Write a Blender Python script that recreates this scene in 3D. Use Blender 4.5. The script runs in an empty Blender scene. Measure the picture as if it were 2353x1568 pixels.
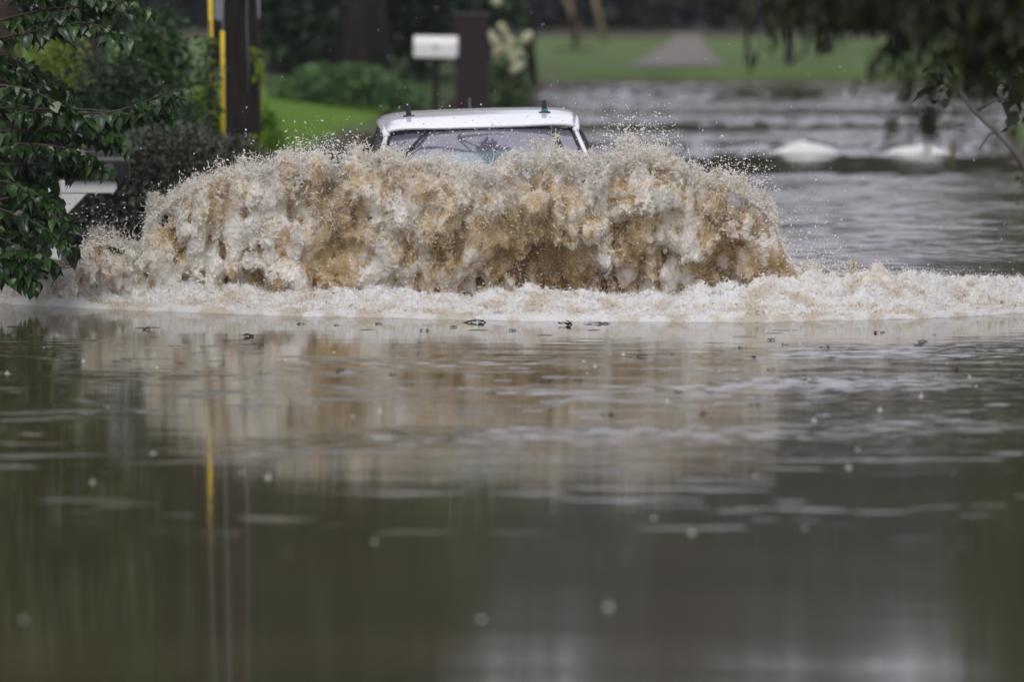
import bpy, math, random
import numpy as np
from mathutils import Vector, Matrix
R = math.radians
rng = np.random.default_rng(7); random.seed(7)
SC = bpy.context.scene; COL = SC.collection

# ---------------- camera, world, sun, exposure ----------------
CAMH, FPX = 2.6, 17000.0                      # camera height above the water; focal length in the photo's (2353 px wide) pixels
PIT = math.atan(933 / FPX)
cd = bpy.data.cameras.new('camera'); cam = bpy.data.objects.new('camera', cd); COL.objects.link(cam); SC.camera = cam
cam.location = (0, 0, CAMH); cam.rotation_euler = (R(90) - PIT, 0, 0)
cd.sensor_width = 36; cd.lens = 36 * FPX / 2353; cd.clip_start = .5; cd.clip_end = 3000
cd.dof.use_dof = True; cd.dof.focus_distance = 51.3; cd.dof.aperture_fstop = 2.1
SUN_EL, SUN_ROT = R(48), R(196)
w = bpy.data.worlds.new('World'); SC.world = w; w.use_nodes = True
nt = w.node_tree; nt.nodes.clear()
def wn(t, **k):
    n = nt.nodes.new(t)
    for a, b in k.items(): setattr(n, a, b)
    return n
sky = wn('ShaderNodeTexSky', sky_type='NISHITA', sun_disc=False, sun_elevation=SUN_EL, sun_rotation=SUN_ROT, air_density=1.0, dust_density=2.0, ozone_density=1.0)
hs = wn('ShaderNodeHueSaturation'); hs.inputs['Saturation'].default_value = .22
tc = wn('ShaderNodeTexCoord'); sp = wn('ShaderNodeSeparateXYZ')
cr = wn('ShaderNodeValToRGB')                 # overcast cloud deck: dim near the horizon, bright overhead
e = cr.color_ramp.elements
e[0].position = 0.0; e[0].color = (.50, .50, .55, 1); e[1].position = .9; e[1].color = (1.15, 1.15, 1.18, 1)
x_ = e.new(.22); x_.color = (1.22, 1.22, 1.32, 1); y_ = e.new(.10); y_.color = (.96, .96, 1.04, 1)
cn = wn('ShaderNodeTexNoise'); cn.inputs['Scale'].default_value = 2.2; cn.inputs['Detail'].default_value = 3
cm = wn('ShaderNodeMapRange'); cm.inputs['To Min'].default_value = .75; cm.inputs['To Max'].default_value = 1.25
mx = wn('ShaderNodeMix', data_type='RGBA', blend_type='MULTIPLY'); mx.inputs[0].default_value = 1
mx2 = wn('ShaderNodeMix', data_type='RGBA', blend_type='MULTIPLY'); mx2.inputs[0].default_value = 1
bg = wn('ShaderNodeBackground'); bg.inputs['Strength'].default_value = .15
wo = wn('ShaderNodeOutputWorld'); L = nt.links.new
L(sky.outputs[0], hs.inputs['Color']); L(tc.outputs['Generated'], sp.inputs[0]); L(sp.outputs['Z'], cr.inputs[0])
L(tc.outputs['Generated'], cn.inputs[0]); L(cn.outputs[0], cm.inputs[0])
cl = wn('ShaderNodeMix', data_type='RGBA'); cl.inputs[0].default_value = .8; cl.inputs[7].default_value = (4.9, 4.9, 5.35, 1)   # the sky seen through an even cloud deck
L(hs.outputs[0], cl.inputs[6]); L(cl.outputs[2], mx.inputs[6]); L(cr.outputs[0], mx.inputs[7]); L(mx.outputs[2], mx2.inputs[6]); L(cm.outputs[0], mx2.inputs[7])
L(mx2.outputs[2], bg.inputs[0]); L(bg.outputs[0], wo.inputs[0])
sl = bpy.data.lights.new('sun', 'SUN'); sl.energy = 1.2; sl.angle = R(35); sl.color = (1, .97, .92)
so = bpy.data.objects.new('sun', sl); COL.objects.link(so)
sd = Vector((math.sin(SUN_ROT) * math.cos(SUN_EL), math.cos(SUN_ROT) * math.cos(SUN_EL), math.sin(SUN_EL)))
so.rotation_euler = sd.to_track_quat('Z', 'Y').to_euler()
SC.view_settings.view_transform = 'Standard'; SC.view_settings.look = 'None'; SC.view_settings.gamma = 1
SC.view_settings.exposure = .1
SC.cycles.max_bounces = 7; SC.cycles.transparent_max_bounces = 6; SC.cycles.caustics_reflective = False; SC.cycles.caustics_refractive = False
SC.cycles.sample_clamp_indirect = 4; SC.cycles.use_denoising = True

# ---------------- helpers ----------------
cp, spn = math.cos(PIT), math.sin(PIT)
def at(px, py, Y):                            # point of the photo (2353 px wide) at distance Y
    x, y = (px - 1176.5) / FPX, (784 - py) / FPX
    d = Vector((x, cp + y * spn, -spn + y * cp)); k = Y / d.y
    return Vector((d.x * k, Y, CAMH + d.z * k))
def dist(py, z=0.): return at(1176, py, 1.0).z and (CAMH - z) / (CAMH - at(1176, py, 1.0).z)
def xat(px, Y): return at(px, 400, Y).x
def gp(px, py, z=0.):
    p = at(px, py, dist(py, z)); p.z = z; return p

def mat(name, base=(.5, .5, .5), rough=.5, spec=.5, metal=0, trans=0, ior=1.45, coat=0):
    m = bpy.data.materials.new(name); m.use_nodes = True; b = m.node_tree.nodes['Principled BSDF']
    b.inputs['Base Color'].default_value = (*base, 1); b.inputs['Roughness'].default_value = rough
    b.inputs['Specular IOR Level'].default_value = spec; b.inputs['Metallic'].default_value = metal
    b.inputs['Transmission Weight'].default_value = trans; b.inputs['IOR'].default_value = ior; b.inputs['Coat Weight'].default_value = coat
    return m
class N:                                      # tiny node-tree writer
    def __init__(s, m): s.m = m; s.t = m.node_tree; s.b = s.t.nodes['Principled BSDF']; s.o = s.t.nodes['Material Output']
    def n(s, t, ins=None, **k):
        n = s.t.nodes.new(t)
        for a, b in k.items(): setattr(n, a, b)
        for a, b in (ins or {}).items(): s.put(n.inputs[a], b)
        return n
    def put(s, i, v):
        if isinstance(v, bpy.types.NodeSocket): s.t.links.new(v, i)
        elif isinstance(v, bpy.types.Node): s.t.links.new(v.outputs[0], i)
        else: i.default_value = v
    def pos(s): return s.n('ShaderNodeNewGeometry').outputs['Position']
    def noise(s, scale, detail=3, vec=None, rough=.5, sc3=None, dist=0):
        v = vec if vec is not None else s.pos()
        if sc3: v = s.n('ShaderNodeMapping', {0: v, 'Scale': sc3}).outputs[0]
        return s.n('ShaderNodeTexNoise', {'Vector': v, 'Scale': scale, 'Detail': detail, 'Roughness': rough, 'Distortion': dist}).outputs[0]
    def ramp(s, f, stops):
        r = s.n('ShaderNodeValToRGB', {0: f}); e = r.color_ramp.elements
        while len(e) < len(stops): e.new(.5)
        for q, (p, c) in zip(e, stops): q.position = p; q.color = (*c, 1) if isinstance(c, tuple) else (c, c, c, 1)
        return r.outputs[0]
    def rng(s, f, a, b, c, d, smooth=False):
        return s.n('ShaderNodeMapRange', {0: f, 1: a, 2: b, 3: c, 4: d}, interpolation_type='SMOOTHSTEP' if smooth else 'LINEAR').outputs[0]
    def math(s, op, a, b=0.): return s.n('ShaderNodeMath', {0: a, 1: b}, operation=op).outputs[0]
    def mix(s, f, a, b): 
        n = s.n('ShaderNodeMix', data_type='RGBA'); s.put(n.inputs[0], f); s.put(n.inputs[6], a); s.put(n.inputs[7], b); return n.outputs[2]
    def bump(s, h, strength=1, distance=1):
        return s.n('ShaderNodeBump', {'Height': h, 'Strength': strength, 'Distance': distance}).outputs[0]
    def set(s, **k):
        for a, v in k.items(): s.put(s.b.inputs[a.replace('_', ' ')], v)
def c4(c): return (*c, 1)

def tag(o, label=None, cat=None, group=None, kind=None):
    for k, v in (('label', label), ('category', cat), ('group', group), ('kind', kind)):
        if v: o[k] = v
    return o
def link(o, parent=None):
    COL.objects.link(o); o.parent = parent; return o
def empty(name, loc=(0, 0, 0), label=None, cat=None, group=None, rz=0):
    o = bpy.data.objects.new(name, None); o.location = loc; o.rotation_euler.z = rz; COL.objects.link(o)
    return tag(o, label, cat, group)
def npmesh(name, V, F, m, parent=None, smooth=True, attr=None):
    """V (n,3), F (k,3|4) arrays -> one mesh object"""
    V = np.ascontiguousarray(V, np.float32); F = np.ascontiguousarray(F, np.int32)
    me = bpy.data.meshes.new(name); me.vertices.add(len(V)); me.vertices.foreach_set('co', V.ravel())
    k = F.shape[1]; me.loops.add(F.size); me.loops.foreach_set('vertex_index', F.ravel())
    me.polygons.add(len(F)); me.polygons.foreach_set('loop_start', np.arange(0, F.size, k, dtype=np.int32))
    me.polygons.foreach_set('loop_total', np.full(len(F), k, np.int32))
    if smooth: me.polygons.foreach_set('use_smooth', np.ones(len(F), bool))
    for nm, a in (attr or {}).items():
        at_ = me.attributes.new(nm, 'FLOAT', 'POINT'); at_.data.foreach_set('value', np.ascontiguousarray(a, np.float32))
    me.update(calc_edges=True); me.materials.append(m)
    return link(bpy.data.objects.new(name, me), parent)
class MB:                                     # mesh collector in python lists
    def __init__(s): s.v = []; s.f = []
    def add(s, v, f): k = len(s.v); s.v += [tuple(p) for p in v]; s.f += [tuple(i + k for i in q) for q in f]
    def box(s, c, d, rot=None, bev=0):
        P = []
        for x in (-.5, .5):
            for y in (-.5, .5):
                for z in (-.5, .5):
                    p = Vector((x * d[0], y * d[1], z * d[2]))
                    if rot: p = rot @ p
                    P.append(p + Vector(c))
        s.add(P, [(0, 1, 3, 2), (4, 6, 7, 5), (0, 4, 5, 1), (2, 3, 7, 6), (0, 2, 6, 4), (1, 5, 7, 3)])
    def tube(s, pts, r, n=10, cap=True):
        pts = [Vector(p) for p in pts]; rr = r if isinstance(r, (list, tuple)) else [r] * len(pts); k = len(s.v)
        up = Vector((0, 1, .03)) if abs((pts[-1] - pts[0]).normalized().y) < .9 else Vector((1, 0, 0))
        for i, p in enumerate(pts):
            d = (pts[min(i + 1, len(pts) - 1)] - pts[max(i - 1, 0)]).normalized(); a = d.cross(up).normalized(); b = d.cross(a)
            for j in range(n):
                t = 2 * math.pi * j / n; s.v.append(tuple(p + (a * math.cos(t) + b * math.sin(t)) * rr[i]))
        for i in range(len(pts) - 1):
            for j in range(n):
                j2 = (j + 1) % n; s.f.append((k + i * n + j, k + i * n + j2, k + (i + 1) * n + j2, k + (i + 1) * n + j))
        if cap:
            s.f.append(tuple(k + j for j in range(n))[::-1]); s.f.append(tuple(k + (len(pts) - 1) * n + j for j in range(n)))
    def prism(s, outline, axis, a, b):        # outline of 2D pts extruded along axis from a to b
        n = len(outline)
        def P(q, t): return {'x': (t, q[0], q[1]), 'y': (q[0], t, q[1]), 'z': (q[0], q[1], t)}[axis]
        s.add([P(q, a) for q in outline] + [P(q, b) for q in outline],
              [tuple(range(n))[::-1], tuple(range(n, 2 * n))] + [(i, (i + 1) % n, n + (i + 1) % n, n + i) for i in range(n)])
    def grid(s, fn, nu, nv, close=False):
        k = len(s.v)
        for i in range(nu + 1):
            for j in range(nv + 1): s.v.append(tuple(fn(i / nu, j / nv)))
        for i in range(nu):
            for j in range(nv): a = k + i * (nv + 1) + j; s.f.append((a, a + 1, a + nv + 2, a + nv + 1))
    def build(s, name, m, parent=None, smooth=False, bevel=0, solid=0):
        me = bpy.data.meshes.new(name); me.from_pydata(s.v, [], s.f); me.materials.append(m)
        if smooth: me.polygons.foreach_set('use_smooth', [True] * len(me.polygons))
        o = link(bpy.data.objects.new(name, me), parent)
        if solid: q = o.modifiers.new('s', 'SOLIDIFY'); q.thickness = solid; q.offset = -1
        if bevel:
            q = o.modifiers.new('b', 'BEVEL'); q.width = bevel; q.segments = 3; q.limit_method = 'ANGLE'
            me.polygons.foreach_set('use_smooth', [True] * len(me.polygons))
            q = o.modifiers.new('w', 'WEIGHTED_NORMAL')
        return o
def lathe(mb, prof, c=(0, 0, 0), n=24):
    k = len(mb.v)
    for r, z in prof:
        for j in range(n): t = 2 * math.pi * j / n; mb.v.append((c[0] + r * math.cos(t), c[1] + r * math.sin(t), c[2] + z))
    for i in range(len(prof) - 1):
        for j in range(n): j2 = (j + 1) % n; mb.f.append((k + i * n + j, k + i * n + j2, k + (i + 1) * n + j2, k + (i + 1) * n + j))

def rotmats(n, yaw=(0, 2 * math.pi), droop=(-.3, 1.0), roll=.7, r=None):
    """rotation matrices: leaf length along +x, tilted down by droop, rolled"""
    r = r or rng
    a = r.uniform(*yaw, n); b = r.uniform(*droop, n); c = r.normal(0, roll, n)
    ca, sa, cb, sb, cc, sc = np.cos(a), np.sin(a), np.cos(b), np.sin(b), np.cos(c), np.sin(c); Z = np.zeros(n); O = np.ones(n)
    Rz = np.stack([ca, -sa, Z, sa, ca, Z, Z, Z, O], -1).reshape(n, 3, 3)
    Ry = np.stack([cb, Z, sb, Z, O, Z, -sb, Z, cb], -1).reshape(n, 3, 3)
    Rx = np.stack([O, Z, Z, Z, cc, -sc, Z, sc, cc], -1).reshape(n, 3, 3)
    return Rz @ Ry @ Rx
def scatter(T, F, P, M, S):
    """template verts T, faces F, at points P with matrices M and sizes S"""
    T = np.asarray(T, float); F = np.asarray(F, int); S = np.asarray(S, float)
    if S.ndim == 1: V = np.einsum('nij,kj->nki', M, T) * S[:, None, None]
    else: V = np.einsum('nij,nkj->nki', M, T[None] * S[:, None, :])
    V += np.asarray(P)[:, None, :]
    FF = F[None] + (np.arange(len(P)) * len(T))[:, None, None]
    return V.reshape(-1, 3), FF.reshape(-1, F.shape[1])
LEAF_T = [(0, 0, 0), (.42, .3, .10), (1, 0, -.08), (.42, -.3, .10)]; LEAF_F = [(0, 1, 2), (0, 2, 3)]
LAN_T = [(0, 0, 0), (.4, .13, .03), (1, 0, -.12), (.4, -.13, .03)]
OCT_T = [(1, 0, 0), (-1, 0, 0), (0, 1, 0), (0, -1, 0), (0, 0, 1), (0, 0, -1)]
OCT_F = [(0, 2, 4), (2, 1, 4), (1, 3, 4), (3, 0, 4), (2, 0, 5), (1, 2, 5), (3, 1, 5), (0, 3, 5)]
def heart():
    rows = 12; V = []; ws = [0, .30, .43, .48, .47, .43, .37, .30, .22, .14, .07, 0]
    for i in range(rows):
        t = i / (rows - 1)
        for j, u in enumerate((-1, -.5, 0, .5, 1)):
            x = t + (-.10 if abs(u) == 1 and i in (1, 2) else 0); wv = ws[i] * (1 + (.06 if i % 2 and abs(u) == 1 else 0))
            z = -.30 * t * t + .16 * abs(u) * ws[i] * 2 - (.03 if i % 2 else 0) * abs(u) * (i < 10)
            V.append((x, u * wv, z))
    F = [(i * 5 + j, i * 5 + j + 1, i * 5 + j + 6, i * 5 + j + 5) for i in range(rows - 1) for j in range(4)]
    return V, F
HEART_T, HEART_F = heart()

def leafmat(name, dark, light, rough=.38, tr=.25, spec=.5, nz=0):
    m = mat(name, dark, rough, spec); g = N(m)
    isl = g.n('ShaderNodeNewGeometry').outputs['Random Per Island']
    col = g.mix(isl, c4(dark), c4(light))
    if nz:
        col = g.mix(g.math('MULTIPLY', g.noise(nz, 2), .6), col, c4(tuple(q * .45 for q in dark)))
    g.set(Base_Color=col)
    t = g.n('ShaderNodeBsdfTranslucent', {'Color': g.mix(.5, col, c4(tuple(q * 1.3 for q in light)))})
    ms = g.n('ShaderNodeMixShader', {0: tr, 1: g.b.outputs[0], 2: t.outputs[0]})
    g.put(g.o.inputs[0], ms.outputs[0]); return m
def barkmat(name, a, b, scale=8):
    m = mat(name, a, .85, .12); g = N(m); n1 = g.noise(scale, 5, sc3=(1, 1, .18)); g.set(Base_Color=g.mix(g.rng(n1, .35, .65, 0, 1), c4(a), c4(b)), Normal=g.bump(n1, .6, .03)); return m
def plain(name, a, rough=.5, spec=.5, var=.25, scale=6, bump=0, **k):
    """single-colour surface with weathering variation"""
    m = mat(name, a, rough, spec, **k); g = N(m); n1 = g.noise(scale, 5)
    g.set(Base_Color=g.mix(g.rng(n1, .3, .7, 0, 1), c4(tuple(q * (1 - var) for q in a)), c4(tuple(min(1, q * (1 + var * .4)) for q in a))))
    if bump: g.set(Normal=g.bump(n1, 1, bump))
    return m

# ---------------- setting: terrain ----------------
def left_edge(Y): return np.interp(Y, [0, 20, 50, 58, 66, 75, 95, 113, 122, 130, 136], [-9, -7, -5.6, -3.9, -3.2, -2.6, -1.9, -1.0, -.15, 1.2, 60])
def right_edge(Y): return np.interp(Y, [0, 30, 50, 80, 100, 120, 134], [9, 7, 6.0, 5.6, 6.8, 8.6, 11])
def fnoise2(X, Y, seed, lam):
    r = np.random.default_rng(seed); o = np.zeros_like(X)
    for _ in range(9):
        a = r.uniform(0, 6.28); k = 2 * math.pi / (lam * r.uniform(.6, 1.7)); o += np.sin((X * math.cos(a) + Y * math.sin(a)) * k + r.uniform(0, 6.28))
    return o / 3
def terrain_h(X, Y):
    s = np.maximum(left_edge(Y) - X, X - right_edge(Y)); s = np.maximum(s, (Y - 133.5) * 1.2); s = np.maximum(s, (4 - Y) * .6)
    s = s + .3 * fnoise2(X, Y, 3, 5)
    h = np.where(s < 0, -.55 * (1 - np.exp(s / 1.2)), .42 * (1 - np.exp(-s / 1.6)))
    near = np.clip((6 - Y) / 6, 0, 1); h = h + near * .5 * (s > 0)
    h = h * (1 - .45 * np.clip((Y - 124) / 6, 0, 1))
    return h + np.where(s > 0, .02 * fnoise2(X, Y, 5, 1.7), 0) + np.clip((Y - 175) / 200, 0, 1) * 3
xs = np.concatenate([np.linspace(-400, -30, 24), np.linspace(-28, -9, 24), np.linspace(-8.8, 14, 150), np.linspace(15, 40, 20), np.linspace(60, 400, 20)])
ys = np.concatenate([np.linspace(-40, 20, 20), np.linspace(22, 185, 260), np.linspace(190, 1200, 40)])
XX, YY = np.meshgrid(xs, ys, indexing='ij')
TV = np.stack([XX, YY, terrain_h(XX, YY)], -1).reshape(-1, 3)
def gridfaces(nx, ny):
    i, j = np.meshgrid(np.arange(nx - 1), np.arange(ny - 1), indexing='ij'); a = (i * ny + j).ravel()
    return np.stack([a, a + ny, a + ny + 1, a + 1], -1)
mG = mat('ground', (.06, .10, .03), .85, .2); g = N(mG)
P = g.pos(); sx = g.n('ShaderNodeSeparateXYZ', {0: P})
n1 = g.noise(.6, 4); n2 = g.noise(9, 5, rough=.7)
lawn = g.mix(g.rng(n1, .35, .65, 0, 1), c4((.080, .125, .036)), c4((.115, .165, .050)))
lawn = g.mix(g.rng(n2, .35, .7, 0, .5), lawn, c4((.05, .085, .022)))
mud = g.mix(n2, c4((.05, .04, .032)), c4((.10, .08, .065)))
# the strip of mud and litter by the water's edge, and the woodland floor far back
edge = g.rng(sx.outputs['Z'], .02, .09, 1, 0)
wood = g.rng(g.math('ADD', sx.outputs['Y'], g.math('MULTIPLY', n1, 10)), 176, 180, 0, 1)
col = g.mix(g.math('MAXIMUM', edge, wood), lawn, mud)
g.set(Base_Color=col, Normal=g.bump(n2, 1, .05))
ground = tag(npmesh('ground', TV, gridfaces(len(xs), len(ys)), mG), 'green lawns and muddy banks around the flooded road', kind='structure')

# driveway on the far lawn
mP = plain('driveway_gravel', (.165, .14, .125), .8, .3, .25, 5)
mb = MB()
pl = [(1440, 134.2, 1672, 0), (1462, 138, 1660, 0), (1485, 144, 1640, 0), (1510, 152, 1628, 0), (1540, 164, 1615, 0), (1548, 176, 1612, 0)]
TH = terrain_h(XX, YY)
def on_ground(x, y):                          # height of the ground sheet itself, between its grid lines
    i = min(max(int(np.searchsorted(xs, x)) - 1, 0), len(xs) - 2); j = min(max(int(np.searchsorted(ys, y)) - 1, 0), len(ys) - 2)
    a = (x - xs[i]) / (xs[i + 1] - xs[i]); b = (y - ys[j]) / (ys[j + 1] - ys[j])
    return float((TH[i, j] * (1 - a) + TH[i + 1, j] * a) * (1 - b) + (TH[i, j + 1] * (1 - a) + TH[i + 1, j + 1] * a) * b)
def drive(u, v):
    k = u * (len(pl) - 1); i = min(int(k), len(pl) - 2); f = k - i
    q = [pl[i][j] * (1 - f) + pl[i + 1][j] * f for j in range(4)]
    Y = q[1]; x = xat(q[0], Y) * (1 - v) + xat(q[2], Y) * v
    return (x, Y, on_ground(x, Y) + .022)
mb.grid(drive, 160, 40); tag(mb.build('path', mP, smooth=True), 'pale gravel driveway crossing the far lawn', kind='structure')

# ---------------- setting: water ----------------
mW = mat('flood_water', (.085, .072, .050), .05, .5, ior=1.36); g = N(mW)
P = g.pos(); sx = g.n('ShaderNodeSeparateXYZ', {0: P}); Xn, Yn = sx.outputs['X'], sx.outputs['Y']
big = g.noise(.35, 3); mid = g.noise(2.6, 3, sc3=(.55, 1, 1)); fine = g.noise(14, 3, sc3=(.6, 1, 1)); vfine = g.noise(42, 2)
swell = g.noise(.9, 2, sc3=(.35, 1, 1))
# zone masks along the road (metres from the camera)
chop = g.math('MULTIPLY', g.rng(Yn, 51, 55, 0, 1, True), g.rng(g.math('ADD', Yn, g.math('MULTIPLY', big, 5)), 81, 84.5, 1, 0, True))
far = g.rng(g.math('ADD', Yn, g.math('MULTIPLY', big, 2)), 88.2, 89.6, 0, 1, True)
farpatch = g.rng(g.noise(.16, 3, sc3=(.30, 1, 1), dist=.6), .44, .52, 0, 1, True)
farR = g.math('MULTIPLY', far, farpatch)
nearband = g.math('MULTIPLY', g.rng(Yn, 33, 38.5, 0, 1, True), g.rng(Yn, 46.5, 49.5, 1, 0, True))
rightness = g.rng(Xn, -1.2, 1.6, .12, 1)
ripz = g.math('MULTIPLY', nearband, rightness)
glint = g.rng(g.noise(3.1, 2, sc3=(.45, 1, 1)), .60, .64, 0, 1, True)
glint2 = g.math('MULTIPLY', glint, g.rng(g.noise(.5, 1), .42, .55, 0, 1, True))
glint = g.math('MULTIPLY', glint2, g.math('MULTIPLY', g.rng(Yn, 31, 36, 0, 1, True), g.rng(Yn, 45, 48, 1, 0, True)))
h = g.math('MULTIPLY', swell, .0022)
h = g.math('ADD', h, g.math('MULTIPLY', mid, g.math('ADD', .0007, g.math('MULTIPLY', ripz, .006))))
h = g.math('ADD', h, g.math('MULTIPLY', fine, g.math('ADD', .00012, g.math('MULTIPLY', ripz, .0016))))
h = g.math('ADD', h, g.math('MULTIPLY', g.noise(1.5, 4, sc3=(.5, 1, 1)), g.math('MULTIPLY', chop, .02)))
h = g.math('ADD', h, g.math('MULTIPLY', fine, g.math('MULTIPLY', chop, .006)))
h = g.math('ADD', h, g.math('MULTIPLY', vfine, g.math('MULTIPLY', glint, .0075)))
rough = g.math('ADD', .055, g.math('MULTIPLY', farR, .10))
rough = g.math('ADD', rough, g.math('MULTIPLY', chop, .06)); rough = g.math('ADD', rough, g.math('MULTIPLY', glint, .32))
brown = g.mix(g.rng(big, .3, .7, 0, 1), c4((.050, .043, .020)), c4((.078, .063, .030)))
g.set(Base_Color=brown, Roughness=rough, Normal=g.bump(h, 1, 1))
wx = np.concatenate([np.linspace(-120, -12, 12), np.linspace(-10, -6.5, 8), np.arange(-6, 10.5, .06), np.linspace(11, 14, 8), np.linspace(16, 120, 12)]); wy = np.concatenate([np.linspace(-20, 20, 8), np.linspace(22, 33, 30), np.arange(33.2, 50, .028), np.arange(50.1, 86, .05), np.arange(86.1, 134.5, .085), np.linspace(135, 150, 10)])
WX, WY = np.meshgrid(wx, wy, indexing='ij')
def waves(X, Y, seed, lam, n, amp):         # crests mostly across the view, running out from the wake
    r = np.random.default_rng(seed); o = np.zeros_like(X)
    for _ in range(n):
        a = r.normal(math.pi / 2, .55); l = lam * math.exp(r.uniform(-1.0, .5)); k = 2 * math.pi / l
        o += np.sin((X * math.cos(a) + Y * math.sin(a)) * k + r.uniform(0, 6.28)) * l / lam
    return o * amp / math.sqrt(n / 2)
def sstep(a, b, x): t = np.clip((x - a) / (b - a), 0, 1); return t * t * (3 - 2 * t)
mk = sstep(52.0, 53.5, WY) * (1 - .84 * sstep(77, 84, WY + .8 * fnoise2(WX, WY, 77, 6)))
WZ = mk * (waves(WX, WY, 71, .62, 30, .0082) + waves(WX, WY, 72, .28, 24, .0024) + .010 * fnoise2(WX, WY, 73, 3.5)) * (1 + .5 * np.clip(fnoise2(WX, WY, 74, 4), -1, 1))
fk = sstep(86.4, 87.4, WY + .4 * fnoise2(WX, WY, 81, 5)) * sstep(-.55, .15, fnoise2(WX * .35, WY, 82, 9) + .35 * fnoise2(WX, WY, 83, 3))
WZ += fk * (waves(WX, WY, 84, .42, 28, .0078) + waves(WX, WY, 85, 1.3, 12, .006))
nk = sstep(35.5, 40, WY) * (1 - sstep(46, 49.3, WY)); pt = np.clip(.08 + .5 * sstep(-1.5, 2.0, WX) + .75 * fnoise2(WX * .6, WY, 86, 2.6), 0, 1.5)
WZ += nk * pt * (waves(WX, WY, 87, .24, 26, .0012) + waves(WX, WY, 89, .13, 26, .0009) + waves(WX, WY, 88, .6, 14, .0003))
tag(npmesh('water', np.stack([WX, WY, WZ], -1).reshape(-1, 3), gridfaces(len(wx), len(wy)), mW), 'muddy brown flood water covering the road', kind='structure')

# ---------------- the white car pushing through the water ----------------
def paint(name, c, rough=.22, coat=.6):
    m = mat(name, c, rough, .5, coat=coat); g = N(m)
    n1 = g.noise(420, 1); dr = g.rng(n1, .70, .76, 0, 1); n2 = g.noise(3, 4)
    g.set(Base_Color=g.mix(g.rng(n2, .4, .8, 0, .22), c4(c), c4((.55, .50, .43))), Normal=g.bump(g.math('MULTIPLY', dr, .0006), 1, 1)); return m
mWhite = paint('white_paint', (.80, .80, .82))
mBlk = plain('black_rubber', (.018, .018, .02), .45, .5, .3, 20)
mPl = plain('black_plastic', (.03, .03, .033), .5, .5, .3, 20)
mTeal = plain('teal_clamp', (.03, .16, .13), .4, .5, .2, 20)
mSteel = plain('dark_steel', (.12, .12, .13), .35, .5, .2, 20, metal=.8)
mTyre = plain('tyre', (.02, .02, .02), .85, .3, .3, 20); mRim = plain('rim', (.45, .45, .47), .3, .5, .2, 10, metal=1)
mLamp = mat('lamp_glass', (.75, .78, .8), .08, .6, coat=.5); mRed = mat('tail_glass', (.35, .015, .01), .15, .6)
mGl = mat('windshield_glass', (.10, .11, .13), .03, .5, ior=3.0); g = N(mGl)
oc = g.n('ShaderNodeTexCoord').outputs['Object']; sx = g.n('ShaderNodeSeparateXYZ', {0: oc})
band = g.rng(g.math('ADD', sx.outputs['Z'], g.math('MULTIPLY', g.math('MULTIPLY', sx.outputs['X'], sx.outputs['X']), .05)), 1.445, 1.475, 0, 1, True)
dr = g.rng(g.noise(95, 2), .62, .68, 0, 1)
g.set(Base_Color=g.mix(band, c4((.16, .23, .25)), c4((.11, .10, .14))), Normal=g.bump(g.math('MULTIPLY', dr, .0012), 1, 1))  # lavender tint strip over cyan; both tones paint in the sky's reflection
mSide = mat('side_glass', (.02, .022, .026), .05, .5, ior=1.7)

ZW = .42                                      # depth of the flood at the car
car = empty('car', (-.175, 53.72, -ZW), 'white car with roof rack clamps half hidden behind the brown wave it pushes', 'car', rz=R(1.6))
car.rotation_euler = (0, R(-1.7), R(1.6))
# local frame: origin on the road under the windshield header, -y is forward
def roof_pt(u, v):                            # u across -1..1, v front to rear 0..1
    u = u * 2 - 1; y = -.02 + 2.75 * v + (.10 * u * u if v < .2 else 0) * (1 - v / .2)
    zc = np.interp(y, [-.1, .0, .16, .42, .85, 1.4, 2.3, 2.75], [1.61, 1.625, 1.664, 1.690, 1.712, 1.716, 1.67, 1.58])
    hw = .676 + .035 * math.sin(math.pi * min(1, v * 1.2))
    z = zc - .014 * u * u - .026 * abs(u) ** 10
    return (u * hw, y, z)
mb = MB(); mb.grid(roof_pt, 48, 40); roof = mb.build('roof', mWhite, car, True, solid=.02)
for s in (-1, 1):                             # roof ditch seams and side rails
    mb = MB()
    for i in range(30):
        a = roof_pt(.5 + s * .435, i / 30); b = roof_pt(.5 + s * .435, (i + 1) / 30)
        for q in (0,): mb.tube([(a[0], a[1], a[2] + .001), (b[0], b[1], b[2] + .001)], .004, 5)
    mb.build('roof_seam', mPl, roof)
# windshield: between the header and the cowl
WT, WB = (0.0, 1.615, .668), (-.90, 1.02, .85)     # y, z, half width
def ws(u, v, off=0., shrink=.985):
    uu = (u * 2 - 1) * shrink; bow = .13 * (1 - uu * uu)
    y = WT[0] * (1 - v) + WB[0] * v - bow + .12; z = WT[1] * (1 - v) + WB[1] * v + .03 * math.sin(math.pi * v) - .025 * uu * uu
    hw = WT[2] * (1 - v) + WB[2] * v
    return (uu * hw, y, z + off)
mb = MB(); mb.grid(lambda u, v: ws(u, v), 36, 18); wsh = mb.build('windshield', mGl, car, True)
mb = MB(); mb.tube([ws(i / 30, 0, .004) for i in range(31)], .004, 6); mb.tube([ws(i / 30, 1, .004) for i in range(31)], .02, 6)
for s in (0, 1): mb.tube([ws(s, i / 14, .006) for i in range(15)], .011, 6)
mb.build('windshield_seal', mBlk, wsh, True)
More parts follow.
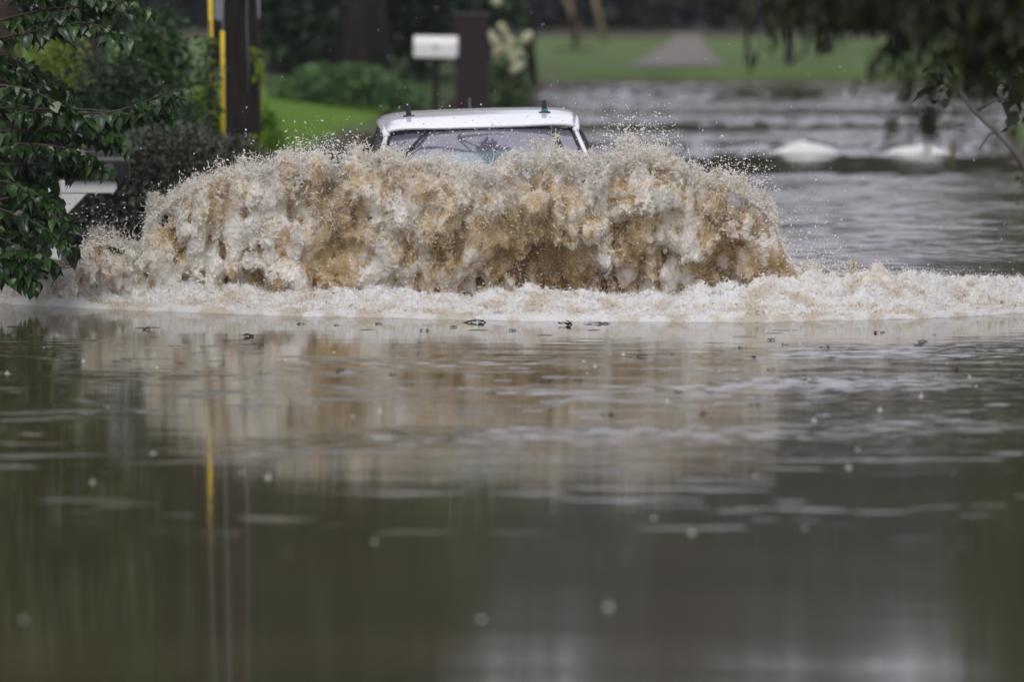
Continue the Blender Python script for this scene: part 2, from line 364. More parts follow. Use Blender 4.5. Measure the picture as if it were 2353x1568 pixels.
for s in (-1, 1):                             # pillars, side glass
    mb = MB(); U = 0 if s < 0 else 1
    path = [ws(U, k / 10, .012) for k in range(11)]
    path = [(p[0] + s * .036, p[1] + .03, p[2] - .004) for p in path]
    k0 = len(mb.v)
    for i, p in enumerate(path):
        for dx, dy, dz in ((-.028, -.02, -.004), (-.012, -.018, .008), (.008, .005, .006), (.018, .05, -.022), (.0, .06, -.04)): mb.v.append((p[0] + s * dx, p[1] + dy, p[2] + dz))
    for i in range(10):
        for j in range(5): j2 = (j + 1) % 5; mb.f.append((k0 + i * 5 + j, k0 + i * 5 + j2, k0 + i * 5 + 5 + j2, k0 + i * 5 + 5 + j))
    mb.build('windshield_pillar', mWhite, car, True)
    mb = MB()                                  # roof side rail curving from header to rear
    mb.tube([(s * (.676 + .035 * math.sin(math.pi * min(1, v * 1.2)) + .012), roof_pt(.5 + .5 * s, v)[1], roof_pt(.5 + .5 * s, v)[2] - .020) for v in np.linspace(0, 1, 16)], .026, 12)
    mb.build('side_rail', mWhite, car, True)
    mb = MB()                                  # side windows: flat glass leaning in to the roof
    top = lambda y: (s * .720, y, 1.60 if y < 2.2 else 1.56); bot = lambda y: (s * .90, y, 1.06)
    for a, b, at_, bt in ((-.74, .55, .12, .55), (.60, 1.55, .60, 1.55), (1.60, 2.55, 1.60, 2.3)):
        q = [bot(a), bot(b), top(bt), top(at_)]; mb.add(q, [(0, 1, 2, 3)])
    mb.build('side_window', mSide, car, solid=.006)
    mb = MB()
    mb.tube([(s * .905, -.80, 1.055), (s * .83, -.30, 1.33), (s * .728, .08, 1.585), (s * .724, 1.2, 1.61), (s * .724, 2.3, 1.57)], .010, 6)
    mb.build('window_trim', mBlk, car)
    for ya, yb in ((.575, .575), (1.575, 1.575), (2.62, 2.42)):
        mb = MB(); mb.tube([(s * .903, ya, 1.05), (s * .716, yb, 1.60)], .018, 6); mb.build('door_pillar', mBlk, car)
# lower body
def body_pt(u, v):                            # u around the section 0..1 (left sill, up, over, right sill), v from nose to tail
    y = -2.05 + 4.85 * v
    zt = np.interp(y, [-2.05, -1.95, -1.7, -.92, 2.5, 2.74, 2.8], [.60, .80, .93, 1.02, 1.06, .95, .55])
    hw = np.interp(y, [-2.05, -1.95, -1.6, 0, 2.4, 2.75, 2.8], [.66, .80, .89, .92, .91, .84, .72])
    zb = .28; t = u * 2 - 1
    if abs(t) > .5:
        k = (abs(t) - .5) / .5; z = zt - .06 - (zt - .06 - zb) * k; x = hw * (1 - .03 * k - .02 * (1 - k) ** 3)
        return (math.copysign(x, t), y, z)
    k = abs(t) / .5; return (math.copysign(hw * .98 * k ** .9, t), y, zt - .05 * k ** 3 - (.01 if k > .99 else 0))
mb = MB(); mb.grid(body_pt, 44, 50)
def cap(v):
    n = 45; k = len(mb.v)
    for i in range(n): mb.v.append(body_pt(i / (n - 1), v))
    mb.f.append(tuple(range(k, k + n)) if v else tuple(range(k, k + n))[::-1])
cap(0); cap(1)
body = mb.build('body', mWhite, car, True)
mb = MB(); mb.tube([(-.70, -.98, 1.035), (-.4, -1.04, 1.05), (.4, -1.04, 1.05), (.70, -.98, 1.035)], .035, 8); mb.build('cowl', mPl, car, True)
mb = MB(); mb.box((0, -2.06, .60), (1.05, .05, .16)); gr = mb.build('grille', mPl, car, bevel=.015)
mb = MB(); mb.box((0, -2.05, .36), (1.5, .10, .14)); mb.build('bumper', mPl, car, bevel=.03)
for s in (-1, 1):
    mb = MB(); mb.box((s * .67, -2.0, .70), (.30, .12, .15)); mb.build('headlight', mLamp, car, bevel=.04)
    mb = MB(); mb.box((s * .80, 2.74, .82), (.14, .08, .30)); mb.build('tail_light', mRed, car, bevel=.03)
    for y in (-1.35, 1.70):
        mb = MB(); n = 28
        prof = [(.20, -.11), (.30, -.11), (.335, -.08), (.34, 0), (.335, .08), (.30, .11), (.20, .11)]
        k = 0
        for r, xx in prof:
            for j in range(n): t = 2 * math.pi * j / n; mb.v.append((s * .82 + xx, y + r * math.cos(t), .34 + r * math.sin(t)))
        for i in range(6):
            for j in range(n): j2 = (j + 1) % n; mb.f.append((i * n + j, i * n + j2, (i + 1) * n + j2, (i + 1) * n + j))
        wl = empty('wheel'); wl.parent = car; mb.build('tyre', mTyre, wl, True)
        mb = MB(); mb.prism([(y + .2 * math.cos(t * math.pi / 12), .34 + .2 * math.sin(t * math.pi / 12)) for t in range(24)], 'x', s * .82 - .07, s * .82 + .07); mb.build('rim', mRim, wl, bevel=.01)
    for y in (.32, 1.35):
        mb = MB(); mb.box((s * .925, y, .92), (.025, .18, .03)); mb.build('door_handle', mWhite, car, bevel=.008)
mb = MB(); mb.add([(-.70, 2.60, 1.10), (.70, 2.60, 1.10), (.62, 2.50, 1.50), (-.62, 2.50, 1.50)], [(0, 1, 2, 3)]); mb.build('rear_window', mSide, car, solid=.008)
mb = MB(); mb.add([(-.76, 2.70, 1.02), (.76, 2.70, 1.02), (.64, 2.60, 1.57), (-.64, 2.60, 1.57)], [(0, 1, 2, 3)]); mb.build('tailgate', mWhite, car, solid=.04)
# wipers
def wiper(a, b, arm0):
    w_ = MB(); A, B = ws(*a, .024), ws(*b, .024); pts = [Vector(A).lerp(Vector(B), t / 8) for t in range(9)]
    pts = [Vector((p.x, p.y, p.z + .003 * math.sin(math.pi * i / 8))) for i, p in enumerate(pts)]
    w_.tube(pts, .011, 8)
    o = w_.build('wiper', mBlk, car, True)
    w_ = MB(); M_ = Vector(A).lerp(Vector(B), .48); w_.tube([ws(*arm0, .03), Vector(A) + Vector((0, -.004, .014)), M_ + Vector((0, -.004, .014))], [.014, .010, .006], 8)
    w_.build('wiper_arm', mBlk, o, True)
wiper((.112, .36), (.198, .03), (.090, .45)); WIP2 = wiper((.90, .25), (.885, .03), (.905, .4))
# roof rack clamps with upright strap ends, and the antenna
def roofz(x, y):
    v = (y + .02) / 2.75; return roof_pt((x / .70 + 1) / 2, v)[2]
for x, y, tl in ((-.515, .62, 0), (.480, .55, 1)):
    z = roofz(x, y); mb = MB(); mb.box((x, y, z + .014), (.085, .09, .028)); fo = mb.build('rack_clamp', mBlk, car, bevel=.006)
    mb = MB(); h_ = .085
    mb.prism([(x - .019, z + .028), (x + .019, z + .028), (x + .017 - (0 if tl else .006), z + .028 + h_), (x - .019 - (0 if tl else .006), z + .028 + h_)], 'y', y - .02, y + .02)
    mb.build('upright', mBlk, fo, bevel=.004)
    if tl:
        mb = MB(); mb.box((x, y - .01, z + .036), (.048, .05, .020)); mb.build('pad', mTeal, fo, bevel=.004)
        mb = MB(); mb.box((x + .05, y, z + .006), (.05, .05, .012)); mb.build('foot', mBlk, fo, bevel=.003)
mb = MB(); z = roofz(0, 2.2); mb.prism([(2.1, z - .01), (2.32, z - .01), (2.3, z + .03), (2.27, z + .12), (2.24, z + .12), (2.18, z + .02)], 'x', -.042, -.018)
mb.build('antenna', mBlk, car, bevel=.006)

# ---------------- splash, foam and spray ----------------
def fftn(shape, lam, seed, vox, aniso=(1, 1, 1), bw=.35, power=None):
    """periodic band-limited noise, unit variance, wavelength lam (m); with power: k^-power between lam and 2*vox"""
    r = np.random.default_rng(seed); F = np.fft.rfftn(r.standard_normal(shape, dtype=np.float32))
    k = [np.fft.fftfreq(s, vox).astype(np.float32) * a for s, a in zip(shape[:2], aniso[:2])] + [np.fft.rfftfreq(shape[2], vox).astype(np.float32) * aniso[2]]
    K = np.sqrt(k[0][:, None, None] ** 2 + k[1][None, :, None] ** 2 + k[2][None, None, :] ** 2) * lam
    if power is None: G = np.exp(-((K - 1) ** 2) / (2 * bw * bw))
    else: G = np.where(K < .6, 0, np.maximum(K, .6) ** -power)
    F *= G; del G, K
    n = np.fft.irfftn(F, shape).astype(np.float32); n /= n.std(); return n
def surface_nets(f, org, vox):
    """zero surface of f (negative inside) -> verts, quads"""
    s = f < 0; nx, ny, nz = f.shape
    c = s[:-1, :-1, :-1].astype(np.int8)
    for dx in (0, 1):
        for dy in (0, 1):
            for dz in (0, 1):
                if dx + dy + dz: c += s[dx:nx - 1 + dx, dy:ny - 1 + dy, dz:nz - 1 + dz]
    act = (c > 0) & (c < 8); I = np.argwhere(act); idx = np.full(act.shape, -1, np.int32); idx[act] = np.arange(len(I)); del c, act
    acc = np.zeros((len(I), 3), np.float32); cnt = np.zeros(len(I), np.float32)
    cor = [(a, b, d) for a in (0, 1) for b in (0, 1) for d in (0, 1)]
    for p in cor:
        for ax in range(3):
            if p[ax]: continue
            q = list(p); q[ax] = 1
            A = f[I[:, 0] + p[0], I[:, 1] + p[1], I[:, 2] + p[2]]; B = f[I[:, 0] + q[0], I[:, 1] + q[1], I[:, 2] + q[2]]
            m = (A < 0) != (B < 0); t = np.where(m, A / np.where(m, A - B, 1), 0)
            for d in range(3): acc[:, d] += np.where(m, p[d] + (t if d == ax else 0), 0)
            cnt += m
    V = (I + acc / cnt[:, None]) * vox + np.asarray(org, np.float32)
    Q = []
    for ax in range(3):
        o1, o2 = [(1, 2), (2, 0), (0, 1)][ax]
        a = [slice(None)] * 3; b = [slice(None)] * 3; a[ax] = slice(0, -1); b[ax] = slice(1, None)
        e = s[tuple(a)] != s[tuple(b)]; E = np.argwhere(e)
        ok = (E[:, o1] > 0) & (E[:, o2] > 0) & (E[:, o1] < f.shape[o1] - 1) & (E[:, o2] < f.shape[o2] - 1); E = E[ok]
        def cell(d1, d2):
            J = E.copy(); J[:, o1] += d1; J[:, o2] += d2; return idx[J[:, 0], J[:, 1], J[:, 2]]
        q = np.stack([cell(-1, -1), cell(0, -1), cell(0, 0), cell(-1, 0)], -1)
        fl = s[E[:, 0], E[:, 1], E[:, 2]]; q[~fl] = q[~fl][:, ::-1]; Q.append(q)
    return V, np.concatenate(Q)
def smooth(a, b, x): t = np.clip((x - a) / (b - a), 0, 1); return t * t * (3 - 2 * t)

SIL = [(150, 640), (180, 560), (215, 538), (255, 535), (300, 560), (322, 575), (330, 500), (350, 478), (395, 440), (440, 408), (500, 388), (560, 374), (600, 368), (650, 356), (690, 352), (730, 352), (757, 378), (778, 396), (796, 362), (830, 345), (880, 342), (950, 360), (1010, 366),
       (1060, 370), (1120, 380), (1160, 368), (1200, 354), (1250, 342), (1300, 350), (1340, 366), (1375, 374), (1420, 345), (1470, 334), (1520, 335), (1560, 366), (1610, 388), (1660, 402), (1710, 425), (1745, 450), (1780, 488), (1792, 522), (1812, 566), (1832, 600), (1880, 600), (1960, 612), (2060, 632)]
XS = np.array([(p[0] - 1176.5) * 51.4 / FPX for p in SIL]); ZS = np.array([CAMH - (p[1] + 149) * 51.4 / FPX for p in SIL])
def front_y(x): return 50.95 + .10 * (x + .25) ** 2 * (np.abs(x + .25) < 3) + .9 * (np.abs(x + .25) >= 3)
def edge_y(x):                                # leading edge of the foam on the water
    px = x / 50.8 * FPX + 1176.5
    return dist(0) * 0 + CAMH * FPX / (np.interp(px, [-400, 0, 200, 600, 1200, 1700, 2100, 2350, 2800], [697, 700, 709, 725, 738, 741, 733, 720, 700]) + 149)
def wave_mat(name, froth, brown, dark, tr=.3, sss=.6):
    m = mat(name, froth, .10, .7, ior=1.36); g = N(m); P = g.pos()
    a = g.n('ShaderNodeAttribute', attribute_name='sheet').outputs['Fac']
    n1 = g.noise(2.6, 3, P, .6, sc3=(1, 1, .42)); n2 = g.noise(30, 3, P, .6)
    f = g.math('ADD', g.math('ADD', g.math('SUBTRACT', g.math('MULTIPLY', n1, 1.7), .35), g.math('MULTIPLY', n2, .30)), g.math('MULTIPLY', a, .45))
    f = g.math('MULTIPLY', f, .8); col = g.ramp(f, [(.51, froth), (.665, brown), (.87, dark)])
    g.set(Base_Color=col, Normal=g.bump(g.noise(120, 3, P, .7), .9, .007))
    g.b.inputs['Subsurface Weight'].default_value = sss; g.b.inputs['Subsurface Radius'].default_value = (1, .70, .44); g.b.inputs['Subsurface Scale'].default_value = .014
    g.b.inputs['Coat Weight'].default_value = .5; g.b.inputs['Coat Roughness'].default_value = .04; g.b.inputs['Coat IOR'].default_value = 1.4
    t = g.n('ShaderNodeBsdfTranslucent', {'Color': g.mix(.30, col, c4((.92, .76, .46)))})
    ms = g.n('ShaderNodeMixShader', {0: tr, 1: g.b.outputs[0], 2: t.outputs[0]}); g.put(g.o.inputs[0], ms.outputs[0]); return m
FROTH = (.93, .90, .83)
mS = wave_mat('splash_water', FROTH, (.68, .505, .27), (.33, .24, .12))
mF = wave_mat('foam_water', (.95, .94, .92), (.91, .88, .82), (.70, .62, .50), .35, .6)
mDr = mat('droplet_water', (.98, .955, .91), .10, .6, ior=1.4); gN = N(mDr)
tt = gN.n('ShaderNodeBsdfTranslucent', {'Color': c4((1, .965, .90))}); ms = gN.n('ShaderNodeMixShader', {0: .6, 1: gN.b.outputs[0], 2: tt.outputs[0]}); gN.put(gN.o.inputs[0], ms.outputs[0])

def filaments(shape, vox, lam, seed, aniso):
    n1 = fftn(shape, lam, seed, vox, aniso); n2 = fftn(shape, lam, seed + 1, vox, aniso)
    n1 *= n1; n2 *= n2; n1 += n2; np.sqrt(n1, out=n1); n1 *= lam / 6.28 / 1.1; return n1

vox = .0062
X0, X1, Y0, Y1, Zt = -3.18, 2.70, -.24, .62, 1.26
shape = (int((X1 - X0) / vox) // 2 * 2, int((Y1 - Y0) / vox) // 2 * 2, int((Zt + .06) / vox) // 2 * 2)
gx = (X0 + np.arange(shape[0]) * vox)[:, None, None].astype(np.float32); gy = (Y0 + np.arange(shape[1]) * vox)[None, :, None].astype(np.float32); gz = (-.06 + np.arange(shape[2]) * vox)[None, None, :].astype(np.float32)
rr = np.random.default_rng(11)
top = (np.interp(gx[:, 0, 0], XS, ZS) + .022 * fnoise2(gx[:, 0, 0], 0 * gx[:, 0, 0], 61, .22)).astype(np.float32)[:, None, None]
low = fftn(shape, .34, 21, vox, (1, 1, 1.15), .45); jet = fftn(shape, .26, 27, vox, (1, 1.2, 3.2), .4); jet = np.abs(jet) - .8           # big tumbling lobes, drawn out upward
mid = fftn(shape, .11, 22, vox, (1, 1, 1.5), .5)
u = np.clip(gz / np.maximum(top, .12), 0, 1.2)
cave = .12 + .32 * np.exp(-((gx - .45) / 1.0) ** 2).astype(np.float32)
yf = cave * (1 - smooth(0., .62, u)) * smooth(-.12, .10, gz + 0 * gx) + .20 * np.clip((u - .72) / .28, 0, 1.5) ** 2
d = np.maximum(yf - gy, (gz - top + .095) * .8)
d = np.maximum(d, gy - .50 + .25 * u)
d = np.maximum(d, gz - top + .125)
d += low * .050 * np.minimum(1, top / .5) + mid * .015 - jet * .040 * np.minimum(1, top / .6)
sheet = np.clip(mid * .25 + .15 + low * .2 - jet * .45 - .35 * smooth(.75, 1, u) + .9 * np.exp(-((gx - .45) / 1.0) ** 2) * smooth(.9, .25, u) , 0, 1.6).astype(np.float32)  # brown water sheets; shade of the hollows and curl is painted in too
fine_ = fftn(shape, .042, 23, vox, (1, 1, 1.2), .5); d += fine_ * .0042; del fine_
fil = filaments(shape, vox, .062, 31, (1, 1, 1.35))
dd = np.clip(d, 0, 1)
reach = .022 + .040 * smooth(.35, 0, sheet) + .075 * smooth(.80, .95, u)
fil -= np.clip(.0066 * (1 - dd / reach), -1, 1)
fil = np.where(dd > reach, 1, fil)
d2 = np.minimum(d, fil); del fil, dd
d2[:, :, -1] = 1; d2[0] = 1; d2[-1] = 1; d2[:, -1] = 1; d2[:, 0] = 1
V, Q = surface_nets(d2, (X0, Y0, -.06), vox)
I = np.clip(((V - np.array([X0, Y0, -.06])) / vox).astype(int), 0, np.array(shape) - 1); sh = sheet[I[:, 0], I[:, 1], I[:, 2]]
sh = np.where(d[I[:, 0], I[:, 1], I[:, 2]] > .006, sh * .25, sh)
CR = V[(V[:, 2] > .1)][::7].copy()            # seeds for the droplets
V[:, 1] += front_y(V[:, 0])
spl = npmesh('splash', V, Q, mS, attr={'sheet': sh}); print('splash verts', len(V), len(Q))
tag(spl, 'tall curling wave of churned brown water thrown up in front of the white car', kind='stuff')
del d, d2, low, mid, sheet, u, yf, jet

# foam apron running along the whole front
vox = .0095; X0, X1, Y0, Y1, Zt = -4.6, 4.8, -.05, 2.15, .44
shape = (int((X1 - X0) / vox) // 2 * 2, int((Y1 - Y0) / vox) // 2 * 2, int((Zt + .05) / vox) // 2 * 2)
gx = (X0 + np.arange(shape[0]) * vox)[:, None, None].astype(np.float32); gy = (Y0 + np.arange(shape[1]) * vox)[None, :, None].astype(np.float32); gz = (-.05 + np.arange(shape[2]) * vox)[None, None, :].astype(np.float32)
n_a = fftn(shape[:2] + (2,), .30, 41, vox, bw=.5)[:, :, :1]; n_b = fftn(shape, .085, 42, vox, bw=.5); n_c = fftn(shape, .036, 43, vox, bw=.5)
hm = np.interp(gx[:, 0, 0], [-4.6, -3.6, -3, -2, -1, 0, 1, 2, 2.5, 3.2, 4.0, 4.8], [.18, .22, .24, .22, .20, .19, .21, .25, .235, .18, .13, .09]).astype(np.float32)[:, None, None]
back = np.interp(gx[:, 0, 0], [-4.6, -3, 1.6, 2.0, 3.2, 4.8], [1.1, 1.1, 1.1, 1.9, 1.9, 1.3]).astype(np.float32)[:, None, None]
hm = hm * (1 + .22 * fnoise2(gx * 1.0, gx * 0, 15, .9))
ht = hm * (.12 * smooth(0, .08, gy) + .88 * smooth(.06, .80, gy)) * (1 - smooth(back - .75, back, gy)) * (1 + .16 * n_a) + .016 * smooth(0, .05, gy) - .02 * smooth(back - .3, back, gy)
d = (gz - ht) * .85 + n_b * .0048 * smooth(0, .2, gy) + n_c * .0036 * smooth(0, .08, gy); d = np.maximum(d, .0 - gy + .012 * n_a)
fil = filaments(shape, vox, .062, 51, (1, 1, 1)); dd = np.clip(d, 0, 1); fil -= .0070 * (1 - dd / .030); fil = np.where((dd > .030) | (gy < .08), 1, fil)
sheet = np.clip(.25 - .5 * n_a + 0 * gz, 0, 1)
d2 = np.minimum(d, fil); d2[:, :, -1] = 1; d2[:, 0] = 1; d2[:, -1] = 1; d2[0] = 1; d2[-1] = 1
V, Q = surface_nets(d2, (X0, Y0, -.05), vox)
I = np.clip(((V - np.array([X0, Y0, -.05])) / vox).astype(int), 0, np.array(shape) - 1); sh = np.broadcast_to(sheet, shape)[I[:, 0], I[:, 1], I[:, 2]]
FO = V[::11].copy()
V[:, 1] += edge_y(V[:, 0]); FO[:, 1] += edge_y(FO[:, 0])
tag(npmesh('foam', V, Q, mF, attr={'sheet': sh}), 'low rolling band of pale foam along the foot of the wave', kind='stuff'); print('foam verts', len(V))
del d, d2, fil, n_a, n_b, n_c, dd, ht

# flying droplets: hugging the wave, thick along its crest and thinning outwards
def drops(P, S, seed):
    S = np.minimum(S, .0075); r = np.random.default_rng(seed); M = rotmats(len(P), r=r); st = np.stack([S * r.uniform(1, 3.2, len(P)), S, S], -1); return scatter(OCT_T, OCT_F, P, M, st)
r = np.random.default_rng(5)
P1 = CR[r.choice(len(CR), 30000)]; out = r.exponential(.035, (len(P1), 1)); P1 = P1 + np.column_stack([r.normal(0, 1, len(P1)), -np.abs(r.normal(0, .9, len(P1))), np.abs(r.normal(0, 1, len(P1)))]) * out
P1[:, 1] += front_y(P1[:, 0]); P1 = P1[P1[:, 2] > .03]
S1 = r.lognormal(math.log(.0019), .7, len(P1))
xs_ = r.uniform(-3.0, 2.0, 9000); zt = np.interp(xs_, XS, ZS); P2 = np.column_stack([xs_, 51.2 + r.uniform(0, .5, 9000), zt + r.exponential(.03, 9000) - .08]); S2 = r.lognormal(math.log(.0023), .7, 9000)
def cloud(px0, px1, py0, py1, n, Y=(51.2, 51.9)):
    Y_ = r.uniform(*Y, n); px = r.triangular(px0, px0 * .6 + px1 * .4, px1, n); py = py1 - np.abs(r.normal(0, (py1 - py0) * .45, n))
    return np.array([at(a, b, c) for a, b, c in zip(px, py, Y_)])
P3 = np.concatenate([cloud(1360, 1580, 250, 345, 900), cloud(1560, 1790, 350, 440, 1400), cloud(640, 860, 300, 370, 900), cloud(850, 1350, 235, 345, 220), cloud(120, 430, 420, 560, 260), cloud(1790, 1960, 470, 620, 350)]); S3 = r.lognormal(math.log(.0025), .6, len(P3))
P4 = FO[r.choice(len(FO), 26000)]; P4 = P4 + np.column_stack([r.normal(0, .02, len(P4)), r.normal(0, .02, len(P4)), r.exponential(.022, len(P4))]); S4 = r.lognormal(math.log(.0020), .4, len(P4))
V, F = drops(np.concatenate([P1, P2, P3, P4]), np.concatenate([S1, S2, S3, S4]), 9)
tag(npmesh('spray', V, F, mDr), 'fine white droplets flying off the brown wave', kind='stuff')
# thin curved strands of water torn from the surface
def strands(P, Ln, Rd, seed, n=5):
    r = np.random.default_rng(seed); k = len(P); t = np.linspace(-.5, .5, n)
    curl = r.normal(0, 2.2, k); M = rotmats(k, droop=(-1.4, 1.4), roll=2, r=r)
    C_ = np.zeros((k, n, 3)); C_[:, :, 0] = t[None] * Ln[:, None]; C_[:, :, 1] = (t[None] ** 2 * curl[:, None]) * Ln[:, None]; C_[:, :, 2] = (np.sin(t[None] * 6) * .12) * Ln[:, None]
    C_ = np.einsum('kij,knj->kni', M, C_) + P[:, None]
    rad = Rd[:, None] * (1 - (np.abs(t) * 2) ** 3 * .8)[None]
    a = M[:, :, 1][:, None]; b = M[:, :, 2][:, None]; V = []
    for j in range(3): th = 2 * math.pi * j / 3; V.append(C_ + (a * math.cos(th) + b * math.sin(th)) * rad[..., None])
    V = np.stack(V, 2).reshape(-1, 3); F = []
    for i in range(n - 1):
        for j in range(3): j2 = (j + 1) % 3; F.append((i * 3 + j, i * 3 + j2, i * 3 + 3 + j2, i * 3 + 3 + j))
    F = (np.array(F)[None] + (np.arange(k) * n * 3)[:, None, None]).reshape(-1, 4); return V, F
Pa = CR[r.choice(len(CR), 105000)].copy(); Pa[:, 1] += front_y(Pa[:, 0]) - r.uniform(0, .012, len(Pa)); keep = r.uniform(0, 1, len(Pa)) < np.clip(.22 + 1.25 * (Pa[:, 2] - .45), .10, 1); Pa = Pa[keep]
Pb = FO[r.choice(len(FO), 42000)] + [0, 0, .004]
kx = r.uniform(-3.0, 1.9, 2600); Pc = np.column_stack([kx, front_y(kx) + r.uniform(.1, .45, 2600), np.interp(kx, XS, ZS) - .10 + np.abs(r.normal(0, .055, 2600))])
Pm = np.concatenate([Pa, Pb]); V, F = strands(Pm, r.uniform(.015, .055, len(Pm)), r.lognormal(math.log(.0014), .35, len(Pm)), 3)
V2, F2 = strands(Pc, r.lognormal(math.log(.07), .4, len(Pc)), r.lognormal(math.log(.0026), .3, len(Pc)), 4, 7); F = np.concatenate([F, F2 + len(V)]); V = np.concatenate([V, V2])
tag(npmesh('froth_strands', V, F, mDr), 'thin curling strands of white water over the wave', kind='stuff')

# ---------------- plants ----------------
mBark = barkmat('bark', (.045, .034, .026), (.085, .068, .052)); mBarkD = barkmat('dark_bark', (.022, .017, .017), (.045, .036, .033), 14); mTan = barkmat('tan_bark', (.20, .155, .085), (.26, .20, .12))
mNear = leafmat('broad_leaf', (.010, .030, .012), (.046, .100, .016), .27, .25, .7)
mOak = leafmat('narrow_leaf', (.010, .018, .006), (.028, .040, .008), .45, .2, .3)
mDk = leafmat('dark_leaf', (.014, .034, .012), (.034, .070, .020), .45, .2)
mMid = leafmat('mid_leaf', (.028, .070, .018), (.065, .140, .030), .42, .25)
mYel = leafmat('yellow_green_leaf', (.15, .24, .015), (.30, .40, .03), .45, .35)
mFern = leafmat('fresh_leaf', (.13, .27, .03), (.25, .42, .05), .45, .35)
mGrey = leafmat('grey_leaf', (.040, .050, .030), (.10, .105, .066), .5, .15)
mBush = leafmat('bush_leaf', (.042, .100, .024), (.100, .200, .050), .5, .25)
mWood = leafmat('woodland_leaf', (.020, .026, .024), (.034, .042, .034), .6, .15)
mHyd = leafmat('hydrangea_leaf', (.045, .085, .028), (.09, .15, .045), .5, .25)
mPet = leafmat('petal', (.62, .60, .40), (.80, .78, .62), .5, .3)

def blob_points(n, c, rad, lumps, r, shell=.55):
    """points in a lumpy crown: several overlapping lobes, denser to the outside"""
    c = np.array(c, float); rad = np.array(rad, float); k = lumps
    L_ = r.normal(0, 1, (k, 3)); L_ /= np.linalg.norm(L_, axis=1)[:, None]; L_ *= r.uniform(.25, .72, (k, 1)); lr = r.uniform(.25, .48, k)
    i = r.integers(0, k, n); D = r.normal(0, 1, (n, 3)); D /= np.linalg.norm(D, axis=1)[:, None]
    q = r.uniform(0, 1, n) ** (shell); P = L_[i] + D * (lr[i] * q)[:, None]
    return c + P * rad
def foliage(name, m, P, size, parent, r, T=LEAF_T, F=LEAF_F, droop=(-.2, 1.1), roll=.8, var=.35):
    V, FF = scatter(T, F, P, rotmats(len(P), droop=droop, roll=roll, r=r), size * r.lognormal(0, var, len(P)))
    return npmesh(name, V, FF, m, parent, smooth=False)
def limbs(mb, base, tops, r0, r, n=9, tips=3):
    for q in tops:
        a, b = Vector(base), Vector(q); pts = [a.lerp(b, t / 6) + Vector((r.normal(0, .05), r.normal(0, .05), 0)) * (b - a).length * .35 * math.sin(math.pi * t / 6) for t in range(7)]
        mb.tube(pts, [r0 * (1 - .13 * t) for t in range(7)], n)
def tree(name, base, hgt, rad, trunk_r, m, mb_, n, size, label, cat='tree', seed=0, lumps=26, low=.25, group=None, lean=(0, 0), droop=(-.2, 1.1)):
    r = np.random.default_rng(seed); e_ = empty(name, base, label, cat, group)
    t = MB(); H = hgt; top = Vector((lean[0], lean[1], H * .75)); pts = [Vector((0, 0, -.3)).lerp(top, k / 8) + Vector((r.normal(0, .02), r.normal(0, .02), 0)) * H * .2 for k in range(9)]
    t.tube(pts, [trunk_r * (1.25 if k == 0 else 1 - .09 * k) for k in range(9)], 14)
    cc = (lean[0], lean[1], H * (low + 1) / 2); rd = (rad, rad, H * (1 - low) / 2)
    for k in range(7):
        q = blob_points(1, cc, rd, 6, r)[0]; a = pts[3 + k % 5]; limbs(t, a, [q], trunk_r * .45, r, 7)
    t.build('trunk', mb_, e_, True)
    P = blob_points(n, cc, rd, lumps, r); foliage('crown', m, P, size, e_, r, droop=droop); return e_
def th(x, Y): return float(terrain_h(np.array(float(x)), np.array(float(Y))))
def shrub(name, base, rad, m, n, size, label, cat='shrub', seed=0, lumps=20, group=None, stems=5, T=LEAF_T, F=LEAF_F, **k):
    r = np.random.default_rng(seed); e_ = empty(name, base, label, cat, group)
    t = MB()
    for q in blob_points(stems, (0, 0, rad[2] * .55), (rad[0] * .7, rad[1] * .7, rad[2] * .45), 8, r): t.tube([(q[0] * .15, q[1] * .15, -.15), (q[0] * .5, q[1] * .5, q[2] * .5), tuple(q)], [.02, .014, .006], 6)
    t.build('stem', mBark, e_, True)
    P = blob_points(n, (0, 0, rad[2] * .5), (rad[0], rad[1], rad[2] * .62), lumps, r); P[:, 2] = np.abs(P[:, 2]); foliage('foliage', m, P, size, e_, r, T, F, **k); return e_

